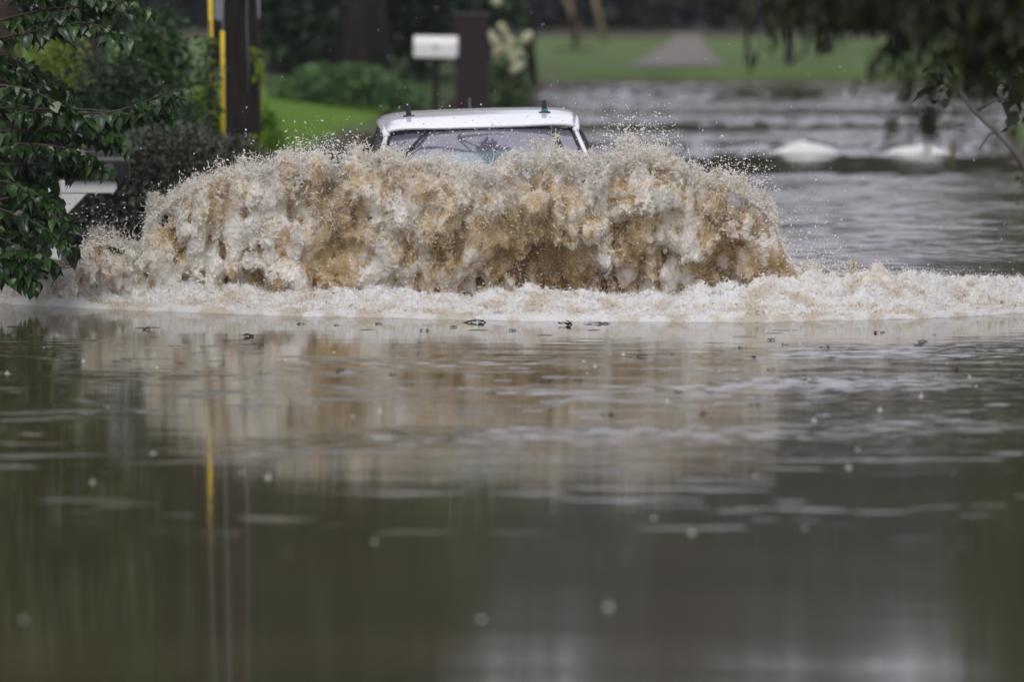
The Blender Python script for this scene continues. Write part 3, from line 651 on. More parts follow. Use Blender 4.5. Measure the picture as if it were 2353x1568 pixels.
# --- broad-leaved shrub leaning in from the left, sharp in front of the wave ---
r = np.random.default_rng(4)
sh = empty('broadleaf_shrub', (-4.25, 51.6, -.3), 'wet broad heart-leaved shrub drooping to the foam at the left edge', 'shrub')
br = MB(); LP = []; LM = []; LS = []
def leafat(p, yaw, droop, roll, size):
    LP.append(p); a, b, c = yaw, droop, roll
    LM.append(np.array(Matrix.Rotation(a, 3, 'Z') @ Matrix.Rotation(b, 3, 'Y') @ Matrix.Rotation(c, 3, 'X'))); LS.append(size)
def twig(pts, Y, rad=.010, dens=82, size=.106, leafy=1.0):
    W = [np.array(at(px, py, Y + dy)) - np.array([-4.25, 51.6, -.3]) for px, py, dy in pts]; W = np.array(W)
    t_ = np.linspace(0, len(W) - 1, 14); P = np.column_stack([np.interp(t_, np.arange(len(W)), W[:, k]) for k in range(3)])
    P[1:-1] = (P[:-2] + P[1:-1] * 2 + P[2:]) / 4
    br.tube([tuple(p) for p in P], [rad * (1 - .055 * i) for i in range(14)], 6)
    L_ = np.linalg.norm(np.diff(P, axis=0), axis=1).sum(); n = max(3, int(L_ * dens * leafy))
    for k in range(n):
        f = r.uniform(.12, 1.0) if k else 1; p = np.array([np.interp(f * 13, np.arange(14), P[:, c]) for c in range(3)])
        dv = P[min(13, int(f * 13) + 1)] - P[max(0, int(f * 13) - 1)]; yaw = math.atan2(dv[1], dv[0]) + r.choice([-1, 1]) * r.uniform(.2, 1.5)
        if r.uniform() < .25: yaw = r.uniform(0, 6.28)
        dr_ = r.uniform(.3, 1.25); q = p + np.array([math.cos(yaw), math.sin(yaw), -.5]) * r.uniform(.02, .05)
        br.tube([tuple(p), tuple(q)], [.0022, .0018], 4, False)
        leafat(q, yaw, dr_, r.normal(0, .5), size * r.uniform(.55, 1.2))
tw = [[(-60, -40, 0), (120, -25, -.1), (250, 0, -.1), (330, 20, -.1)], [(-60, 100, 0), (80, 70, 0), (200, 45, -.1), (290, 90, -.2)], [(-60, 60, .1), (100, 20, 0), (220, 10, 0), (300, -10, 0)],
      [(-60, 190, 0), (60, 200, -.1), (160, 250, -.2), (215, 285, -.2), (285, 320, -.2)], [(-60, 240, 0), (120, 260, -.1), (260, 260, -.2), (350, 225, -.2), (410, 205, -.2)],
      [(60, 250, 0), (200, 250, 0), (300, 262, -.1), (385, 255, -.1)], [(-60, 330, 0), (90, 330, -.1), (180, 345, -.2), (240, 385, -.2)], [(-60, 300, 0), (80, 300, 0), (180, 300, 0), (270, 330, 0)],
      [(-60, 400, 0), (60, 430, -.1), (120, 470, -.1), (150, 520, -.2)], [(-60, 460, 0), (60, 500, -.1), (130, 540, -.2), (160, 575, -.2)], [(-60, 520, 0), (30, 560, 0), (90, 590, -.1), (115, 612, -.2)],
      [(-60, 560, 0), (10, 590, 0), (50, 620, 0), (72, 650, 0)], [(-60, 470, .3), (40, 450, .2), (100, 440, .2), (130, 455, .2)], [(-60, 380, .3), (70, 375, .2), (150, 385, .2), (235, 370, .2)], [(-60, 620, 0), (-10, 610, 0), (20, 622, 0), (30, 640, 0)]]
for q in tw: twig(q, 51.5)
for k in range(85):                           # inner twigs, filling the shaded heart of the shrub
    y0 = r.uniform(150, 590); ex = np.interp(y0, [150, 260, 400, 460, 600], [140, 200, 120, 125, 85]) * r.uniform(.5, 1.05)
    twig([(-90, y0 - 60, .2), (ex * .4, y0 - 15, .2), (ex * .75, y0 + 12, .15), (ex, y0 + 40, .1)], 51.5 + r.uniform(0, .8), .006, 24)
for k in range(36):
    x0 = r.uniform(-40, 190); twig([(x0 - 80, -120, .2), (x0 - 10, -60, .1), (x0 + 60, -20, .1), (x0 + 110, r.uniform(0, 80), 0)], 51.6 + r.uniform(0, .5), .006, 22)
for q in [(-.2, .3, 2.6), (.25, .2, 2.3), (.1, 0, 1.9), (-.3, .6, 3.4), (.5, .0, 2.9), (.3, .4, 1.4)]: br.tube([(0, 0, -.2), (q[0] * .3, q[1] * .5, q[2] * .5), q], [.035, .025, .012], 9)
Pt = blob_points(1500, (-.35, .5, 2.9), (1.1, 1.0, 2.2), 22, r)
for p in Pt:
    if p[0] < .12 or p[2] > 3.0: leafat(p, r.uniform(0, 6.28), r.uniform(.2, 1.2), r.normal(0, .5), r.uniform(.10, .17))
br.build('branch', mBark, sh, True)
V, F = scatter(HEART_T, HEART_F, np.array(LP), np.array(LM), np.array(LS)[:, None] * np.column_stack([r.uniform(.75, 1.15, len(LS)), r.uniform(.62, 1.05, len(LS)), r.normal(1.1, .8, len(LS))])); npmesh('foliage', V, F, mNear, sh)

# --- narrow-leaved tree on the right, out of focus, between the camera and the wave ---
r = np.random.default_rng(14); YN = 31.0; OX, OY = 4.2, 31.4
dk = empty('overhanging_tree', (OX, OY, 0), 'dark narrow-leaved tree hanging blurred over the upper right corner', 'tree')
b2 = MB(); tr = MB(); P_ = []; ro = np.array([OX, OY, 0])
tr.tube([(0, 0, -.3), (.1, 0, 1.2), (.0, .1, 2.6), (.2, 0, 4.5)], [.17, .14, .12, .09], 12); tr.build('trunk', mBarkD, dk, True)
def twig2(pts, rad, n, Y=YN, spread=.03):
    W = np.array([np.array(at(px, py, Y)) - ro for px, py in pts]); t_ = np.linspace(0, len(W) - 1, 16)
    P = np.column_stack([np.interp(t_, np.arange(len(W)), W[:, k]) for k in range(3)]); P[1:-1] = (P[:-2] + P[1:-1] * 2 + P[2:]) / 4
    b2.tube([tuple(p) for p in P], [rad * (1 - .05 * i) for i in range(16)], 6)
    for k in range(n): f = r.uniform(.15, 1) * 15; P_.append([np.interp(f, np.arange(16), P[:, c]) + r.normal(0, spread) for c in range(3)])
b2.tube([(0, 0, 2.4), (-.9, -.1, 2.75), (-1.9, -.3, 2.85), (-2.9, -.4, 2.75)], [.07, .05, .035, .02], 8)
for k in range(16):
    x0 = r.uniform(1760, 2100); twig2([(x0 + 160, -170), (x0 + 60, -80), (x0, -20), (x0 - 40, r.uniform(5, 55))], .006, 22)
for k in range(30):
    x0 = r.uniform(2080, 2480); twig2([(x0 + 150, -160), (x0 + 60, -60), (x0, 30), (x0 - r.uniform(-20, 90), r.uniform(40, 160))], .008, 30)
for q, n in (([(1950, -120), (1830, -40), (1775, 20), (1755, 90), (1738, 130)], 11), ([(1880, -120), (1800, -30), (1740, 5), (1705, 20)], 10), ([(2010, -120), (1940, -20), (1900, 50), (1880, 95)], 22), ([(2050, -100), (1990, 0), (1950, 40), (1850, 60)], 18),
             ([(2200, -60), (2140, 60), (2110, 150), (2075, 235)], 30), ([(2230, 0), (2190, 110), (2160, 190), (2100, 250), (2040, 262)], 34), ([(2200, 100), (2150, 200), (2120, 270), (2110, 300)], 16), ([(2100, 0), (2060, 60), (2030, 130), (2000, 155)], 20),
             ([(2380, 60), (2330, 160), (2320, 260), (2345, 290)], 16), ([(2400, -40), (2300, 90), (2240, 150), (2225, 185)], 24), ([(2420, 120), (2360, 200), (2352, 230)], 14), ([(2300, -30), (2260, 100), (2230, 200), (2150, 330)], 14), ([(2060, -80), (1960, -20), (1850, -5), (1790, 15)], 22)): twig2(q, .009, n)
b2.build('branch', mBarkD, dk, True)
e1 = blob_points(5200, (0, .2, 4.6), (2.6, 2.4, 1.9), 30, r); e1 = e1[(e1[:, 2] > 2.75)]
foliage('foliage', mOak, np.concatenate([np.array(P_), e1]), .115, dk, r, LAN_T, LEAF_F, droop=(.3, 1.4), roll=.6, var=.25)
# pale leaning limb further back on the right bank
def ylimb():
    e_ = empty('leaning_tree', (2.9 + 3.6, 61.5, .1), 'pale bare limb of a small tree leaning over the right bank', 'tree'); o = np.array([6.5, 61.5, .1]); t = MB()
    pts = [np.array(at(px, py, 61)) - o for px, py in ((2165, 150), (2195, 195), (2240, 255), (2290, 300), (2335, 350), (2380, 430))]
    t.tube([tuple(p) for p in pts] + [(0, 0, .3), (.3, .2, -.4)], [.014, .018, .022, .027, .032, .045, .08, .1], 10)
    for a, b in (((2195, 195), (2130, 230)), ((2240, 255), (2330, 230)), ((2290, 300), (2250, 345))):
        t.tube([tuple(np.array(at(*a, 61)) - o), tuple(np.array(at((a[0] + b[0]) / 2, (a[1] + b[1]) / 2 - 14, 61)) - o), tuple(np.array(at(*b, 61)) - o)], [.02, .014, .006], 6)
    t.build('trunk', barkmat('pale_bark', (.11, .10, .095), (.19, .18, .17)), e_, True)
    rr_ = np.random.default_rng(3); Pn = np.concatenate([np.array(at(px, py, 61)) - o + rr_.normal(0, .09, (n, 3)) for px, py, n in ((2250, 150, 50), (2335, 180, 60), (2352, 270, 16), (2150, 180, 20))])
    foliage('crown', mOak, Pn, .10, e_, rr_, droop=(.2, 1.3)); return e_
ylimb()
x_, Y_ = xat(2345, 66), 66.0
shrub('bank_shrub', (x_ + .38, Y_, 0), (.55, .6, .75), mGrey, 900, .07, 'brownish bush under the leaning limb at the right bank', 'shrub', 77)

# --- clipped hedges along the left bank ---
def hedge(name, pts, Y, depth, m, n, size, label, seed):
    """pts: top outline in photo pixels"""
    r = np.random.default_rng(seed); xs_ = np.array([xat(p[0], Y) for p in pts]); zs = np.array([at(p[0], p[1], Y).z for p in pts]); ctr = (xs_.mean(), Y, 0)
    e_ = empty(name, ctr, label, 'hedge')
    x = r.uniform(xs_[0], xs_[-1], n); zt = np.interp(x, xs_, zs); v = r.uniform(0, 1, n); side = r.uniform(0, 1, n)
    bump_ = .07 * fnoise2(x * 3, v * 4, seed, 1.5)
    ang = r.uniform(0, math.pi, n); rad = 1 - np.abs(r.normal(0, .09, n)); y = -np.cos(ang) * depth / 2 * rad; z = (zt + bump_) * np.where(r.uniform(0, 1, n) < .55, r.uniform(.02, 1, n), np.sin(ang) ** .5 * rad)
    z = np.minimum(z, (zt + bump_) * np.sqrt(np.clip(1.02 - (2 * y / depth) ** 4, 0, 1)))
    foliage('foliage', m, np.column_stack([x - ctr[0], y, z]), size, e_, r, droop=(-.9, .9))
    t = MB()
    for k in range(int((xs_[-1] - xs_[0]) / .35)): xx = xs_[0] + .2 + k * .35 - ctr[0]; zz = float(np.interp(xx + ctr[0], xs_, zs)); t.tube([(xx, 0, -.3), (xx + r.normal(0, .05), r.normal(0, .05), zz * .8)], [.03, .012], 6)
    t.build('stem', mBarkD, e_, True); return e_
hedge('hedge', [(118, 470), (160, 400), (215, 345), (290, 312), (350, 300), (430, 298), (500, 305), (545, 322), (590, 355), (640, 400)], 62.5, 1.5, mGrey, 42000, .042, 'dark grey-green clipped hedge standing in the flood left of the wave', 31)
hedge('hedge', [(-200, 330), (-60, 310), (40, 330), (110, 350), (160, 380), (210, 440)], 66, 1.4, mDk, 12000, .06, 'low dark hedge behind the post with the black mailbox', 32)

# --- left bank planting ---
def T(px, Y, z=None): x = xat(px, Y); return (x, Y, th(x, Y) if z is None else z)
tree('tree', T(20, 72), 9.5, 1.7, .16, mMid, mBark, 30000, .085, 'tall leafy tree behind the heart-leaved shrub', seed=51, low=.06, lumps=60)
tree('tree', T(215, 84), 12, 2.0, .18, mDk, mBarkD, 30000, .085, 'tall dark-leaved tree between the shrub and the yellow guy guards', seed=52, low=.08, lumps=60)
tree('tree', T(150, 118), 17, 3.8, .25, mDk, mBarkD, 14000, .40, 'very tall tree far behind the leafy trees at the left', seed=154, low=.1)
tree('tree', T(520, 128), 17, 3.6, .25, mDk, mBarkD, 10000, .40, 'very tall tree far behind the yellow guy guards', seed=155, low=.1)
tree('tree', T(-500, 64), 12, 3.4, .2, mDk, mBarkD, 16000, .13, 'tall dark tree at the far left edge', seed=53, low=.1)
shrub('shrub', T(355, 69), (.75, .55, 1.75), mMid, 9000, .065, 'mid-green leafy shrub left of the yellow guy guards', 'shrub', 54, 26)
shrub('shrub', T(120, 67), (.62, .5, 1.9), mYel, 1800, .055, 'yellow-green shrub glimpsed through the dark leaves', 'shrub', 55, 18)
shrub('shrub', T(462, 77), (.30, .35, 1.05), mYel, 2300, .075, 'bright yellow-green bush behind the yellow guy guards', 'shrub', 56, 12)
shrub('shrub', T(250, 65.5), (1.0, .5, 1.35), mDk, 7000, .05, 'dark bush above the hedge', 'shrub', 57, 22)
e_ = shrub('fern', T(612, 75), (.24, .3, 1.0), mFern, 1500, .10, 'fresh green arching shrub right of the utility pole', 'shrub', 58, 9, T=LAN_T, droop=(-.9, .3))
shrub('fern', T(640, 79), (.22, .3, .45), mFern, 900, .09, 'low bright green clump on the lawn beside the utility pole', 'shrub', 59, 7, T=LAN_T, droop=(-.9, .3))
# overhanging tall tree: its limb above the road is what the windshield mirrors
tr_ = tree('tree', T(-400, 88), 13, 3.4, .26, mMid, mBark, 16000, .16, 'broad green tree behind the left bank planting', seed=60, low=.2)

ob = empty('tree', (-5.3, 57.5, .2), 'tree on the left bank whose limb reaches over the road above the white car', 'tree'); r = np.random.default_rng(19); t = MB()
t.tube([(0, 0, -.4), (.1, 0, 2.5), (.0, .1, 5), (.1, 0, 8)], [.2, .17, .13, .07], 12); t.tube([(.05, 0, 3.2), (1.5, -.7, 4.0), (3.4, -1.6, 4.35), (4.7, -2.4, 4.1), (5.25, -2.65, 3.92)], [.09, .07, .045, .025, .01], 8)
for q in ((5.3, -2.6, 3.9), (4.9, -1.6, 3.95), (5.0, -2.6, 4.2), (5.4, -2.0, 4.1)): t.tube([(4.6, -2.05, 4.12), tuple((np.array(q) + (4.6, -2.05, 4.12)) / 2 + (0, 0, .05)), q], [.02, .012, .006], 6)
t.build('trunk', mBark, ob, True)
P = np.concatenate([blob_points(420, (5.2, -2.65, 3.9), (.34, .42, .16), 9, r), blob_points(900, (2.4, -1.2, 4.5), (1.9, 1.0, .7), 12, r), blob_points(7000, (0, .3, 7.5), (2.6, 2.6, 3.2), 26, r)]); foliage('crown', mDk, P, .12, ob, r)

# --- mounded bush behind the lawn ---
def mound(pts, Y, m, n, size, label, seed):
    r = np.random.default_rng(seed); xs_ = np.array([xat(p[0], Y) for p in pts]); zs = np.array([at(p[0], p[1], Y).z for p in pts]); cx = xs_.mean(); g0 = th(cx, Y); e_ = empty('bush', (cx, Y, g0), label, 'bush')
    x = r.uniform(xs_[0], xs_[-1], n); zt = np.interp(x, xs_, zs) - g0; zt = zt * (1 + .10 * fnoise2(x * 5, x, seed, 1.4)); v = r.uniform(0, 1, n); y = r.normal(0, .35, n); z = zt * np.sqrt(v) * (1 - .5 * np.clip(np.abs(y), 0, 1) ** 2)
    foliage('foliage', m, np.column_stack([x - cx, y, z]), size, e_, r, droop=(-.9, .9)); t = MB()
    for k in range(7): xx = (xs_[0] + xs_[-1]) / 2 + (k - 3) * .25 - cx; t.tube([(xx, 0, -.1), (xx * 1.1, .05, .3)], [.02, .008], 6)
    t.build('stem', mBark, e_, True)
mound([(622, 225), (640, 190), (680, 165), (730, 152), (790, 150), (840, 152), (880, 160), (920, 185), (950, 205), (975, 225), (1000, 248)], 104, mBush, 8500, .075, 'rounded green bush between the lawn and the dark trees', 61)

# --- hydrangea beside the pillar ---
x_, Y_ = xat(1165, 107), 107.
hy = shrub('hydrangea', (x_, Y_, th(x_, Y_)), (.36, .4, 1.15), mHyd, 3600, .085, 'hydrangea with pale cream flower heads beside the dark pillar', 'hydrangea', 62, 14)
r = np.random.default_rng(6); base = np.array([x_, Y_, th(x_, Y_)])
for px, py, s in ((1143, 2, .09), (1152, 60, .06), (1140, 92, .085), (1150, 108, .07), (1172, 92, .08), (1213, 82, .085), (1178, 132, .07), (1190, 150, .085), (1182, 160, .07), (1130, 80, .06), (1140, 118, .06), (1160, 75, .05), (1168, 112, .05), (1192, 118, .06)):
    c = np.array(at(px, py, Y_ - .35)) - base; D = r.normal(0, 1, (70, 3)); D /= np.linalg.norm(D, axis=1)[:, None]
    foliage('flower_head', mPet, c + D * s * .62, .045, hy, r, T=[(-.5, 0, 0), (0, .5, .1), (.5, 0, 0), (0, -.5, .1)], droop=(-1.5, 1.5), roll=2)
b_ = MB(); b_.tube([(0, 0, .8), tuple(np.array(at(1213, 88, Y_ - .3)) - base)], .008, 5); b_.build('stem', mBark, hy)
tree('tree', T(1085, 112), 7.5, 1.7, .12, mMid, mBarkD, 9000, .12, 'green tree with boughs hanging above the dark pillar', seed=63, low=.16, lumps=34)

# --- big dark trunks behind the bush, and the wood beyond ---
for px, Y, rd, h_, lab, sd_ in ((745, 113, .30, 13, 'thick dark tree trunk above the bush, the one nearer the utility pole', 70), (845, 116, .33, 14, 'thick dark tree trunk above the bush, the one nearer the white mailbox', 71), (1222, 125, .10, 5.5, 'dark slim tree standing just right of the hydrangea', 72), (965, 121, .14, 11, 'dark tree behind the white mailbox', 73), (640, 118, .18, 12, 'dark green tree standing behind the utility pole', 74)):
    tree('tree', T(px, Y), h_, 2.6 if rd > .12 else (.7 if px == 1222 else 1.6), rd, mDk if px not in (640,) else mMid, mBarkD, 7000, .17, lab, seed=sd_, low=.26 if rd > .12 else .3)
for px, Y, rx, h_, m_, sd_, lab in ((660, 112, 1.1, 2.9, mDk, 80, 'dark green understorey bush left of the thick trunks'), (930, 118, 1.3, 2.9, mDk, 81, 'dark drooping bush behind the white mailbox'), (800, 124, 2.0, 3.2, mWood, 82, 'shaded thicket behind the thick dark trunks'), (1060, 124, 1.3, 3.0, mDk, 83, 'dark bush behind the dark pillar')):
    shrub('bush', T(px, Y), (rx, .8, h_), m_, 6500, .13, lab, 'bush', sd_, 22)
r = np.random.default_rng(90)
def mass(name, x0, x1, Y0, Y1, h0, h1, n, size, m, label, seed):
    r = np.random.default_rng(seed); x = r.uniform(x0, x1, n); y = r.uniform(Y0, Y1, n); H = h0 + (h1 - h0) * (.5 + .5 * np.clip(fnoise2(x, y, seed, 7), -1, 1)); z = H * r.uniform(0, 1, n) ** .8 + .3
    P = np.column_stack([x, y, z]); V, F = scatter(LEAF_T, LEAF_F, P, rotmats(n, r=r), size * r.lognormal(0, .3, n)); return tag(npmesh(name, V, F, m, smooth=False), label, kind='stuff')
mass('woods', -55, 60, 183, 200, 4.5, 7.0, 60000, .55, mWood, 'dark far-off wood closing the view beyond the far lawn', 91)
mass('undergrowth', -40, 45, 179, 186, 1.2, 3.2, 26000, .35, mWood, 'dark undergrowth at the foot of the far wood', 92)
k = 0
for px, Y, rd, h_, lab in ((1717, 137, .055, 4.2, 'slender dark sapling standing at the flood edge'), (1812, 136, .10, 4.6, 'dark trunk at the flood edge right of the slender sapling'), (1895, 150, .17, 5.0, 'thick blurred trunk on the far lawn behind the hanging leaves'), (2075, 152, .20, 5.5, 'far tree half covered by the overhanging leaves'), (2230, 140, .15, 5.0, 'tree on the far right bank behind the overhanging leaves'), (2440, 120, .2, 13, 'large tree beyond the right edge of the bank'), (2620, 95, .2, 12, 'dark tree on the right bank'), (2900, 75, .22, 12, 'tall tree nearest on the right bank')):
    tree('tree', T(px, Y), h_, (.7 if h_ < 5 else 1.7 if h_ < 8 else 3.2), rd, mDk, mBarkD, 5200, .24, lab, seed=100 + k, low=.45 if h_ < 8 else .24); k += 1
for px, Y, h_, lab in ((1000, 214, 18, 'unseen tall tree deep in the wood beyond the white mailbox'), (1400, 232, 24, 'unseen very tall tree deepest in the wood above the gravel driveway'), (1640, 236, 25, 'unseen very tall tree deepest in the wood right of the driveway'), (1840, 232, 24, 'unseen very tall tree deepest in the wood above the far trunk'), (1250, 222, 21, 'unseen tall tree deep in the wood above the leaning saplings'), (1480, 212, 17, 'unseen tall tree deep in the wood above the gravel driveway'), (1700, 224, 18, 'unseen tall tree deep in the wood above the slender sapling'), (1950, 214, 19, 'unseen tall tree deep in the wood above the far trunk'), (2250, 218, 23, 'unseen tall tree deep in the wood behind the overhanging leaves')):
    tree('tree', T(px, Y * 1.45), h_ * (1.42 if 'deepest' in lab else 1.27), 8.5, .4, mWood, mBarkD, 13000, .85, lab, seed=140 + k, low=.22); k += 1  # crowns out of view, added and sized to darken the near water's reflection
for px0, px1, lab in ((1268, 1345, 'leaning tan sapling, the left one of the pair'), (1343, 1395, 'leaning tan sapling, the right one of the pair')):
    Y = 165; b0 = at(px1, 98, Y); t0 = at(px0, -60, Y); e_ = empty('leaning_sapling', (b0.x, Y, th(b0.x, Y)), lab, 'tree', 'leaning saplings before the far wood'); t = MB(); d_ = t0 - b0
    t.tube([(0, 0, -.2), (d_.x * .5, 0, d_.z * .5 + .1), (d_.x, 0, d_.z), (d_.x * 1.5, 0, d_.z * 2.2)], [.07, .06, .05, .03], 8); t.build('trunk', mTan, e_, True)
    rr_ = np.random.default_rng(k); foliage('crown', mMid, blob_points(500, (d_.x * 1.4, 0, d_.z * 2.2 + .8), (.9, .9, 1.0), 8, rr_), .2, e_, rr_)
Y = 152; x_ = xat(1320, Y); e_ = empty('young_tree', (x_, Y, th(x_, Y)), 'thin young tree in a dark ring of mulch on the far lawn', 'tree'); t = MB(); t.tube([(0, 0, -.1), (.02, 0, 1.2), (0, 0, 2.6)], [.05, .04, .03], 8); t.build('trunk', mBarkD, e_, True)
rr_ = np.random.default_rng(5); foliage('crown', mMid, blob_points(900, (0, 0, 3.3), (.9, .9, 1.2), 8, rr_), .14, e_, rr_)
t = MB(); lathe(t, [(.01, .05), (.3, .055), (.42, .035), (.45, -.06)]); t.build('mulch', plain('mulch', (.05, .035, .028), .9, .2, .4, 20, .02), e_, True)
# tall grass at the flood edge and along the pillar
def tuft(px, Y, n, rad, hgt, m, label, seed):
    r = np.random.default_rng(seed); x = xat(px, Y); P = np.column_stack([r.normal(0, rad, n), r.normal(0, rad, n), np.zeros(n)]); M = rotmats(n, droop=(-1.5, -.9), roll=1, r=r)
    V, F = scatter([(0, .02, 0), (0, -.02, 0), (.6, 0, .03), (1, 0, 0)], [(0, 1, 2), (0, 2, 3)], P, M, hgt * r.uniform(.5, 1.2, n)); o = npmesh('grass_tuft', V, F, m, smooth=False); o.location = (x, Y, th(x, Y)); tag(o, label, kind='stuff')
tuft(1075, 99, 900, .22, .22, mYel, 'yellowish tall grass at the foot of the dark pillar', 1); tuft(1175, 104, 700, .25, .12, mBush, 'short grass in front of the hydrangea', 2); tuft(1005, 101, 600, .12, .25, mDk, 'dark grass under the white mailbox', 3)
# lawn blades, a mass nobody could count
def lawn_grass(n, seed):
    r = np.random.default_rng(seed); Y = r.uniform(74, 108, n); x = left_edge(Y) - .35 - r.exponential(1.3, n); z = terrain_h(x, Y); P = np.column_stack([x, Y, z]); M = rotmats(n, droop=(-1.5, -.9), roll=1, r=r)
    V, F = scatter([(0, .05, 0), (0, -.05, 0), (1, 0, 0)], [(0, 1, 2)], P, M, r.uniform(.03, .075, n)); return npmesh('grass', V, F, mFern, smooth=False)
tag(lawn_grass(60000, 8), 'short bright green lawn grass on the left bank', kind='stuff')

# ---------------- utility pole, guys, sign, mailboxes, pillar, rocks, debris ----------------
mPoleW = barkmat('creosoted_wood', (.017, .013, .012), (.032, .025, .021), 10); mY = plain('yellow_plastic', (.85, .60, .015), .4, .5, .12, 30)
mGalv = plain('galvanised', (.26, .27, .31), .5, .5, .2, 12, metal=.2); mSignB = plain('sign_grey', (.32, .33, .38), .55, .4, .15, 6); mWhP = plain('white_plastic', (.62, .61, .60), .4, .5, .08, 4)
mBox = plain('black_mailbox', (.012, .012, .013), .35, .5, .3, 10); mWMail = plain('white_mailbox_metal', (.78, .78, .77), .35, .5, .08, 8)
Yp = 72.0; x0 = xat(562, Yp); zg = th(x0, Yp)
po = empty('utility_pole', (x0, Yp, zg), 'dark wooden utility pole between the yellow guy guards and the lawn', 'utility pole')
lean = (xat(555, Yp) - xat(568, Yp))
b = MB(); b.tube([(0, 0, -.5), (lean * .1, 0, .6), (lean, 0, 2.5), (lean * 2.5, 0, 9)], [.180, .172, .160, .11], 24); b.build('shaft', mPoleW, po, True)
b = MB(); b.tube([(.06 + lean * .2, -.170, 1.2), (.045, -.168, 1.55), (.03, -.166, 1.9), (.04, -.163, 2.3), (.03, -.158, 3.6), (.0, -.13, 8)], .005, 6); b.build('ground_wire', mGalv, po, True)
b = MB(); b.box((lean * 2.4, -.02, 8.4), (2.4, .10, .12)); b.build('crossarm', mPoleW, po, bevel=.01)
# the sign carried behind the pole
sg = empty('road_sign', (xat(545, 73.2), 73.2, th(xat(545, 73.2), 73.2)), 'grey back of a rounded road sign behind the utility pole', 'sign')
zb = at(545, 46, 73.2).z - sg.location.z; xw = (xat(598, 73.2) - xat(492, 73.2)) / 2
b = MB(); rc = .05; ol = []
for cx, cz, a0 in ((xw - rc, zb + rc, -90), (xw - rc, zb + .55, 0), (-xw + rc, zb + .55, 90), (-xw + rc, zb + rc, 180)):
    for k in range(5): a = R(a0 + k * 22.5); ol.append((cx + rc * math.cos(a), cz + rc * math.sin(a)))
b.prism(ol, 'y', -.004, .004); b.build('sign_panel', mSignB, sg)
b = MB(); b.tube([(0, .03, -.3), (0, .03, zb + .5)], .025, 8); b.build('post', mGalv, sg, True)
# guy wires with yellow guards
for pa, pb, top, lab in (((483, 0), (490, 330), -40, 'yellow guy-wire guard overgrown by leaves, farther from the pole'), ((511, 70), (512, 345), 70, 'yellow guy-wire guard standing clear right beside the utility pole')):
    Yg = 70.3; A = at(pb[0], pb[1], Yg); B = at(pa[0], pa[1], Yg); g0 = th(A.x, Yg); e_ = empty('guy_wire', (A.x, Yg, g0), lab, 'guy wire', 'guy wires of the utility pole')
    o = Vector((A.x, Yg, g0)); up = (B - A).normalized(); lowp = A - o; hi = B - o + (up * .8 if top < 0 else Vector())
    b = MB(); b.tube([lowp - up * .45, lowp + up * .4, hi], .021, 12); b.build('guard', mY, e_, True)
    b = MB(); b.tube([lowp - up * .8, hi, Vector((hi.x + .02, .3, hi.z + 1.5)), Vector((x0 - A.x - .1, 1.6, 8.3))], .0065, 6); b.build('wire', mGalv, e_, True)
# leaves growing over the guards and vine on the pole
r = np.random.default_rng(33)
vn = empty('climbing_vine', (xat(484, 70), 70.0, .3), 'leafy vine wrapped round the farther yellow guard', 'vine'); o = np.array(vn.location)
Pv = np.array([np.array(at(484 + r.normal(0, 9), r.uniform(85, 300), 70.2 - r.uniform(.02, .12))) - o for _ in range(520)]); foliage('foliage', mMid, Pv, .05, vn, r)
b = MB(); b.tube([(0, 0, -.2), (.02, .05, .6), (-.01, .08, 1.5)], .006, 5); b.build('stem', mBark, vn)
vn = empty('climbing_vine', (xat(600, 71.7), 71.75, .3), 'yellow-green vine at the right side of the utility pole', 'vine'); o = np.array(vn.location)
Pv = [np.array(at(598 + r.normal(0, 6), r.uniform(305, 385), 71.7)) - o for _ in range(110)] + [np.array(at(587 + r.normal(0, 5) + (py - 110) * .15, py, 71.7)) - o for py in r.uniform(105, 175, 70)]
foliage('foliage', mYel, np.array(Pv), .055, vn, r); b = MB(); b.tube([(0, 0, -.2), (-.01, 0, .9), (-.04, 0, 1.7)], .006, 5); b.build('stem', mBark, vn)

# black mailbox on a white bracketed post in the hedge
Ym = 58.5; X = lambda px: xat(px, Ym); Z = lambda py: at(1176, py, Ym).z
mbx = empty('mailbox_post', (X(125), Ym, 0), 'white bracketed post holding a black mailbox in front of the dark hedge', 'mailbox'); ox = X(125)
b = MB(); b.prism([(X(100) - ox, -.4), (X(138) - ox, -.4), (X(138) - ox, Z(392)), (X(119) - ox, Z(384)), (X(100) - ox, Z(392))], 'y', -.06, .06); b.build('post', mWhP, mbx, bevel=.006)
b = MB(); ar = [(X(139) - ox, Z(414)), (X(139) - ox, Z(443)), (X(262) - ox, Z(443)), (X(268) - ox, Z(434)), (X(268) - ox, Z(422)), (X(262) - ox, Z(414))]; b.prism(ar[::-1], 'y', -.045, .045); b.build('arm', mWhP, mbx, bevel=.005)
b = MB(); b.prism([(X(139) - ox, Z(444.5)), (X(200) - ox, Z(444.5)), (X(150) - ox, Z(496)), (X(139) - ox, Z(505))][::-1], 'y', -.04, .04); b.build('brace', mWhP, mbx, bevel=.004)
x1, x2 = X(158) - ox, X(292) - ox; zb, zt = Z(412), Z(346); rr_ = .085
def arch(hw, z0, z1, n=14): rr0 = min(hw, z1 - z0); return [(-hw, z0), (hw, z0)] + [(hw * math.cos(math.pi * k / n), z1 - rr0 + rr0 * math.sin(math.pi * k / n)) for k in range(n + 1)]
b = MB(); b.prism(arch(.10, zb, zt), 'x', x1, x2); b.build('mailbox_body', mBox, mbx, bevel=.005)
b = MB(); b.prism(arch(.106, zb - .004, zt + .005), 'x', x2 + .001, x2 + .02); b.build('door', mBox, mbx, bevel=.004)
b = MB(); b.box(((x1 + x2) / 2 + .05, -.106, zb + .11), (.17, .008, .03)); b.build('flag', mBox, mbx)

